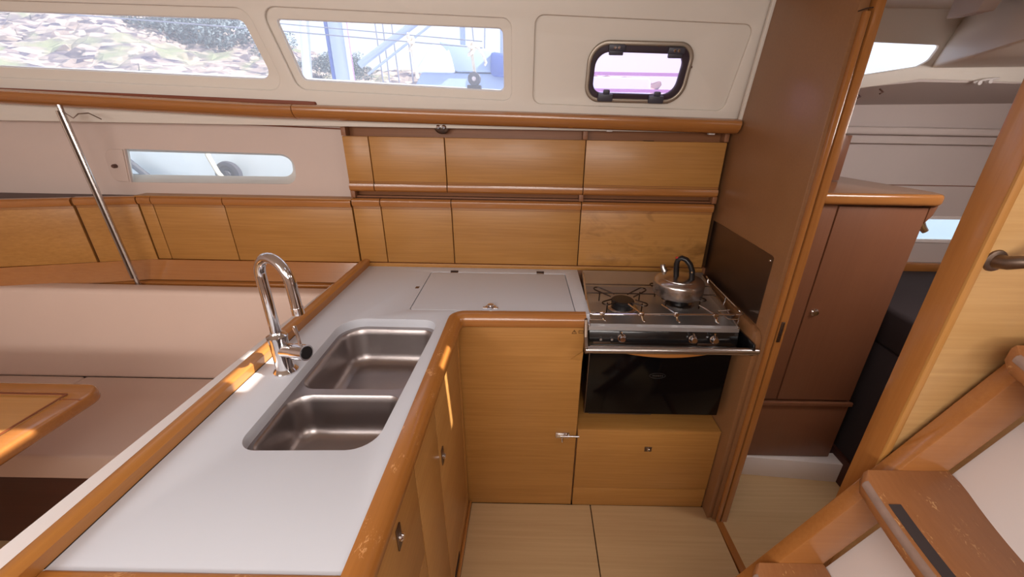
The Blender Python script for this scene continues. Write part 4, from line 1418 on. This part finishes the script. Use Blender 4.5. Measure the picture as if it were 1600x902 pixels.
def tread(z, xn, xb):
    """dished tread: both ends sweep up towards the stringers"""
    n = 28
    ya, yb = 0.000, 0.5595
    th = 0.034
    rows = []
    for i in range(n + 1):
        s = i / n
        y = ya + (yb - ya) * s
        e = abs(2 * s - 1)
        lift = 0.040 * e ** 2.2
        # rounded plan corners
        rc = 0.014
        dy = min(y - ya, yb - y)
        ins = rc - math.sqrt(max(rc * rc - max(rc - dy, 0) ** 2, 0)) if dy < rc else 0
        zt = z - 0.032 + lift
        x0, x1 = xn + ins, xb - ins * 0.3
        r = 0.006
        rows.append([(x0 + r, y, zt), (x0 + r + 0.004, y, zt), (x1 - r, y, zt), (x1, y, zt - r), (x1, y, zt - th + r), (x1 - r, y, zt - th), (x0 + r, y, zt - th), (x0, y, zt - th + r), (x0, y, zt - r)])
    mb = MB()
    mb.grid(rows, close=True)
    b = mb.bm
    b.verts.ensure_lookup_table()
    q = 9
    b.faces.new([b.verts[i] for i in range(q)])
    b.faces.new([b.verts[len(b.verts) - q + i] for i in range(q)][::-1])
    bmesh.ops.recalc_face_normals(b, faces=b.faces[:])
    t_ = mb.build('tread', M['tread'], ld, angle=50)
    # grey worn front edge
    mb = MB()
    er = []
    for rw in rows[1:-1]:
        a_, c_ = Vector(rw[0]), Vector(rw[8])
        er.append([a_ + Vector((0.0015, 0, 0.0009)), (a_ * 0.3 + c_ * 0.7) + Vector((-0.0002, 0, 0.0030)), c_ + Vector((-0.0010, 0, 0)), c_ + Vector((-0.0010, 0, -0.005)), c_ + Vector((0.003, 0, -0.005)), a_ + Vector((0.0015, 0, -0.003))])
    mb.grid(er, close=True)
    mb.build('worn_edge', M['tread_edge'], t_, angle=50)
    # grip strip
    mb = MB()
    gr = []
    for rw in rows[3:-3]:
        zt = rw[1][2]
        y = rw[1][1]
        gr.append([(xn + 0.016, y, zt - 0.001), (xn + 0.016, y, zt + 0.0014), (xn + 0.037, y, zt + 0.0014), (xn + 0.037, y, zt - 0.001)])
    mb.grid(gr, close=True)
    mb.build('grip_strip', M['rubber'], t_, angle=30)
    return t_


TR = [(0.407, 0.330, 0.492), (0.680, 0.480, 0.645), (0.952, 0.616, 0.797), (1.225, 0.757, 0.935), (1.498, 0.90, 1.07)]
for z, a_, b_ in TR:
    tread(z, a_, b_)

# white engine cover behind the treads
mb = MB()
def ecx(z):
    return 0.650 + (z - 0.691) / 1.83
mb.prism([(ecx(0.0), 0.0, 0.0), (ecx(1.85), 0.0, 1.85), (ecx(1.85) + 0.02, 0.0, 1.85), (ecx(0) + 0.02, 0.0, 0.0)], (0, 0.559, 0), 0.002)
eng = mb.build('engine_cover', M['gel_white'])
tag(eng, 'white moulded engine cover panel behind the ladder treads', 'panel')
mb = MB()
for (y, z0, z1) in ((0.18, 0.30, 1.6),):
    mb.tube([(ecx(z0), y, z0), (ecx(z1), y, z1)], 0.004, 8)
mb.build('panel_bead', M['gel'], eng)

# ================================================================== OUTSIDE
# rocky bank with scrub
def bank():
    mb = MB()
    rows = []
    random.seed(3)
    for j in range(52):
        s = j / 51
        y = 9 + 26 * s
        row = []
        for i in range(180):
            x = -60 + 66 * i / 179
            top_ = 6.4 if x < -22 else (6.4 - (x + 22) * 0.24 if x < -10 else 3.4)
            top_ = max(top_, 2.75)
            z = -1.5 + (top_ + 1.5) * min(1, (s / 0.62)) ** 0.9
            z += (random.random() - 0.5) * 0.34 + 0.22 * math.sin(x * 0.7 + y)
            row.append((x + random.random() * 0.5, y + random.random() * 0.3, z))
        rows.append(row)
    mb.grid(rows)
    o = mb.build('rocky_bank', M['rock'], smooth=False)
    o['kind'] = 'stuff'
    tag(o, 'rocky shore bank with dry scrub seen through the upper windows', 'bank')


bank()


def bush(name, x, y, z, r, label, h=None):
    random.seed(int(abs(x * 13 + y * 7)))
    mb = MB()
    b = bmesh.new()
    hh = h or r
    for k in range(2600):
        # leaf clusters scattered through a lumpy crown
        lobe = k % 9
        rr = random.Random(lobe * 31 + int(x * 7))
        cx_, cy_, cz_ = x + r * rr.uniform(-0.75, 0.75), y + r * rr.uniform(-0.4, 0.4), z + hh * rr.uniform(0.1, 0.75)
        lr = r * rr.uniform(0.38, 0.6)
        d = Vector((random.gauss(0, 1), random.gauss(0, 1), random.gauss(0, 1))).normalized() * lr * random.uniform(0.6, 1.08)
        p = Vector((cx_, cy_, cz_)) + d
        s_ = r * 0.07
        vs = [b.verts.new(p + Vector((random.uniform(-s_, s_), random.uniform(-s_, s_), random.uniform(-s_, s_)))) for _ in range(3)]
        b.faces.new(vs)
    mb._merge(b)
    mb.build('foliage', M['leaf'], bushes_root(name, x, y, z, label), smooth=False)


def bushes_root(name, x, y, z, label):
    return root(name, (x, y, z), label, 'tree', 'trees on the far bank')


bush('shore_tree', -16.2, 24, 4.5, 1.8, 'largest grey green tree on the bank through the long left window')
bush('shore_tree', -19.0, 24, 5.4, 1.7, 'grey green tree on the bank left of the largest one')
bush('shore_tree', -13.2, 24, 4.1, 1.0, 'small tree on the bank right of the largest one')
bush('shore_tree', -11.4, 23, 3.2, 0.6, 'low dark tree at the right end of the left window')
bush('shore_tree', -9.9, 22, 3.2, 0.8, 'round green tree behind the masts at the left of the galley window')
bush('shore_tree', -8.7, 22, 3.1, 0.8, 'second green tree beside the tall pale blue mast')
bush('shore_tree', -5.2, 24, 2.9, 0.7, 'low green shrub far behind the slanting strut')

# masts and boats
tag(MB().tube([(-2.115, 4, 0.9), (-1.86, 4, 2.9)], 0.038, 14).build('leaning_mast', M['mast_white']), 'pale slanting mast at the left of the galley window', 'mast')
mb = root('tall_mast', (-1.68, 4.0, 0.8), 'tall pale blue mast with dark edge in the galley window', 'mast')
MB().box(-1.735, -1.60, 3.95, 4.05, 0.8, 3.4, 0.02, 3).build('spar', M['mast'], mb)
MB().box(-1.765, -1.735, 3.96, 4.0, 0.8, 3.4, 0.004).build('sail_track', M['blue'], mb)
MB().box(-1.565, -1.56, 3.94, 3.95, 0.8, 3.4).build('halyard', M['pink'], mb)
st_ = MB()
st_.tube([(-1.56, 4.1, 1.93), (-0.90, 4.1, 2.34)], 0.030, 12)
tag(st_.build('diagonal_strut', M['mast']), 'long diagonal grey strut crossing the middle of the galley window', 'strut')
st_ = MB()
st_.tube([(-1.50, 4.12, 1.86), (-0.90, 4.12, 2.25)], 0.010, 8)
tag(st_.build('thin_strut', M['mast']), 'thin bar parallel below the diagonal strut', 'strut')

nb = root('neighbour_sailboat', (-1, 3.9, 0), 'white sailing boat with blue canvas moored alongside, outside the galley window', 'boat')
mb = MB()
mb.hull([(-9, 3.35, 0.1), (1.2, 3.1, 0.1), (1.2, 5.0, 0.1), (-9, 4.6, 0.1)], [(-9, 3.2, 1.52), (1.2, 2.9, 1.56), (1.2, 5.3, 1.56), (-9, 4.8, 1.52)], 0.03)
mb.build('hull', M['boat'], nb)
MB().hull([(-1.15, 3.75, 1.5), (1.0, 3.75, 1.5), (1.0, 4.7, 1.5), (-1.15, 4.7, 1.5)], [(-0.95, 3.85, 1.87), (1.0, 3.85, 1.85), (1.0, 4.6, 1.85), (-0.95, 4.6, 1.87)], 0.03).build('cabin_top', M['light_blue'], nb)
MB().hull([(-1.0, 3.8, 1.86), (-0.66, 3.8, 1.86), (-0.66, 4.4, 1.86), (-1.0, 4.4, 1.86)], [(-0.86, 3.9, 2.08), (-0.70, 3.9, 2.08), (-0.70, 4.3, 2.08), (-0.86, 4.3, 2.08)], 0.02).build('ventilator', M['mast_white'], nb)
MB().hull([(-0.66, 3.82, 1.87), (-0.33, 3.82, 1.87), (-0.33, 4.4, 1.87), (-0.66, 4.4, 1.87)], [(-0.80, 3.9, 2.10), (-0.33, 3.9, 2.04), (-0.33, 4.3, 2.04), (-0.80, 4.3, 2.10)], 0.02).build('pale_canvas', M['light_blue'], nb)
MB().hull([(-0.36, 3.75, 1.84), (0.2, 3.75, 1.80), (0.2, 4.4, 1.80), (-0.36, 4.4, 1.84)], [(-0.36, 3.8, 2.02), (0.2, 3.8, 1.95), (0.2, 4.3, 1.95), (-0.36, 4.3, 2.04)], 0.03).build('sail_cover', M['blue'], nb)
for x, w_ in ((-0.66, 0.03), (-0.30, 0.022), (0.0, 0.04)):
    MB().tube([(x, 4.3, 1.5), (x + 0.02, 4.3, 3.2)], w_, 10).build('mast', M['mast'], nb)
for k, (x0, x1) in enumerate(((-1.34, -1.36), (-1.25, -1.30), (-1.12, -1.16), (-0.52, -0.62), (-0.46, -0.40), (-0.18, -0.10), (-0.12, -0.02), (-1.40, -1.44))):
    MB().tube([(x0, 4.2, 1.8), (x1, 4.2, 3.2)], 0.006, 6).build('rigging_wire', M['wire'], nb)
for i in range(3):
    MB().box(-0.2, 1.1, 3.05, 3.06, 1.60 + i * 0.10, 1.62 + i * 0.10).build('hull_stripe', M['pink'], nb)

# own deck edge, guard wires, ropes and block seen through the windows
tr = MB()
tr.prism([(-6, 2.20, 1.775), (-1.15, 2.20, 1.660), (0.3, 2.20, 1.605), (0.3, 2.20, 1.645), (-1.15, 2.20, 1.702), (-6, 2.20, 1.80)], (0, 0.03, 0))
tag(tr.build('toe_rail', M['boat']), 'white toe rail along the deck edge at the bottom of the galley window', 'rail')
struct(MB().prism([(-6, 1.86, 1.60), (2.4, 1.99, 1.56), (2.4, 2.25, 1.56), (-6, 2.25, 1.60)], (0, 0, 0.025)).build('wall_side_deck', M['boat']), 'white side deck outside the cabin')
gw = MB()
gw.tube([(-6, 2.25, 2.155), (-1.2, 2.25, 1.90), (-0.25, 2.25, 1.845)], 0.0028, 6)
tag(gw.build('guard_wire', M['wire']), 'lower guard wire stretched outside the coachroof windows', 'wire')
gw = MB()
gw.tube([(-6, 2.25, 2.26), (-1.2, 2.25, 1.93), (-0.25, 2.25, 1.872)], 0.0024, 6)
tag(gw.build('guard_wire', M['wire']), 'upper guard wire stretched outside the coachroof windows', 'wire')


def rope(name, x, ztop, zbot, label, tail):
    r_ = root(name, (x, 2.2, zbot), label, 'rope')
    mb = MB()
    mb.tube([(x - 0.004, 2.2, ztop), (x + 0.002, 2.2, (ztop + zbot) / 2), (x + 0.012, 2.2, zbot)], 0.0075, 8)
    for k in range(2):
        c = Vector((x - 0.002, 2.19, ztop - 0.012 - 0.03 * k))
        mb.tube([c + Vector((0.013 * math.cos(a_), 0.010 * math.sin(a_), 0.012 * math.sin(a_ * 1.0 + k))) for a_ in [2 * PI * q / 14 for q in range(14)]], 0.0065, 8, closed=True)
    mb.build('line', M['rope'], r_)
    MB().tube(tail, 0.006, 8).build('tail', M['rope'], r_)


rope('knotted_rope', -0.575, 1.875, 1.705, 'knotted white rope hanging in the middle of the galley window', [(-0.575, 2.2, 1.86), (-0.592, 2.19, 1.875), (-0.585, 2.18, 1.89)])
rope('knotted_rope', -0.295, 1.860, 1.720, 'knotted white rope above the black deck block, looped tail at its right', [(-0.295, 2.2, 1.85), (-0.262, 2.19, 1.835), (-0.240, 2.19, 1.805), (-0.228, 2.19, 1.775), (-0.236, 2.19, 1.765)])
bl = root('deck_block', (-0.283, 2.15, 1.67), 'round black pulley block on deck under the looped rope', 'pulley')
MB().lathe([(0.0, 0), (0.028, 0.0), (0.030, 0.004), (0.024, 0.010), (0.024, 0.022), (0.030, 0.028), (0.028, 0.032), (0, 0.032)], (-0.283, 2.18, 1.705), (0, -1, 0), 24).build('sheave', M['grey_plastic'], bl)
MB().lathe([(0.010, 0), (0.010, 0.004), (0, 0.004)], (-0.283, 2.147, 1.705), (0, -1, 0), 14).build('axle', M['chrome'], bl)
MB().box(-0.315, -0.250, 2.13, 2.18, 1.640, 1.678, 0.004).build('base_plate', M['black'], bl)

# seen through the narrow hull window: a fender and a dark frame against the neighbour's hull
fe = MB()
c = Vector((-2.17, 2.96, 1.125))
fe.lathe([(0.0, -0.02), (0.085, -0.02), (0.09, 0), (0.085, 0.02), (0.06, 0.025), (0.055, 0.015), (0.03, 0.015), (0.025, 0.03), (0, 0.03)], c, (0, -1, 0), 28)
fo = fe.build('mooring_wheel', M['grey_plastic'])
tag(fo, 'grey wheel shaped fender with white rope, seen through the slot window', 'fender')
MB().tube([(-2.30, 2.99, 1.55), (-2.26, 2.93, 1.25), (-2.20, 2.90, 1.14), (-2.14, 2.90, 1.05)], 0.016, 8).build('rope', M['rope'], fo)
an = MB()
for a_, b_ in (((-2.93, 1.25), (-2.72, 1.03)), ((-2.93, 1.25), (-2.90, 1.03)), ((-2.92, 1.09), (-2.78, 1.09))):
    an.tube([(a_[0], 2.98, a_[1]), (b_[0], 2.98, b_[1])], 0.022, 8)
tag(an.build('anchor_frame', M['grey_plastic']), 'grey triangular frame at the left end of the slot window', 'frame')

# harbour water
struct(MB().box(-60, 40, 1.99, 60, -1.3, -1.25).build('floor_water', plain('harbour_water', rgb(96, 120, 140), 0.1, noise=0.3)), 'harbour water outside')
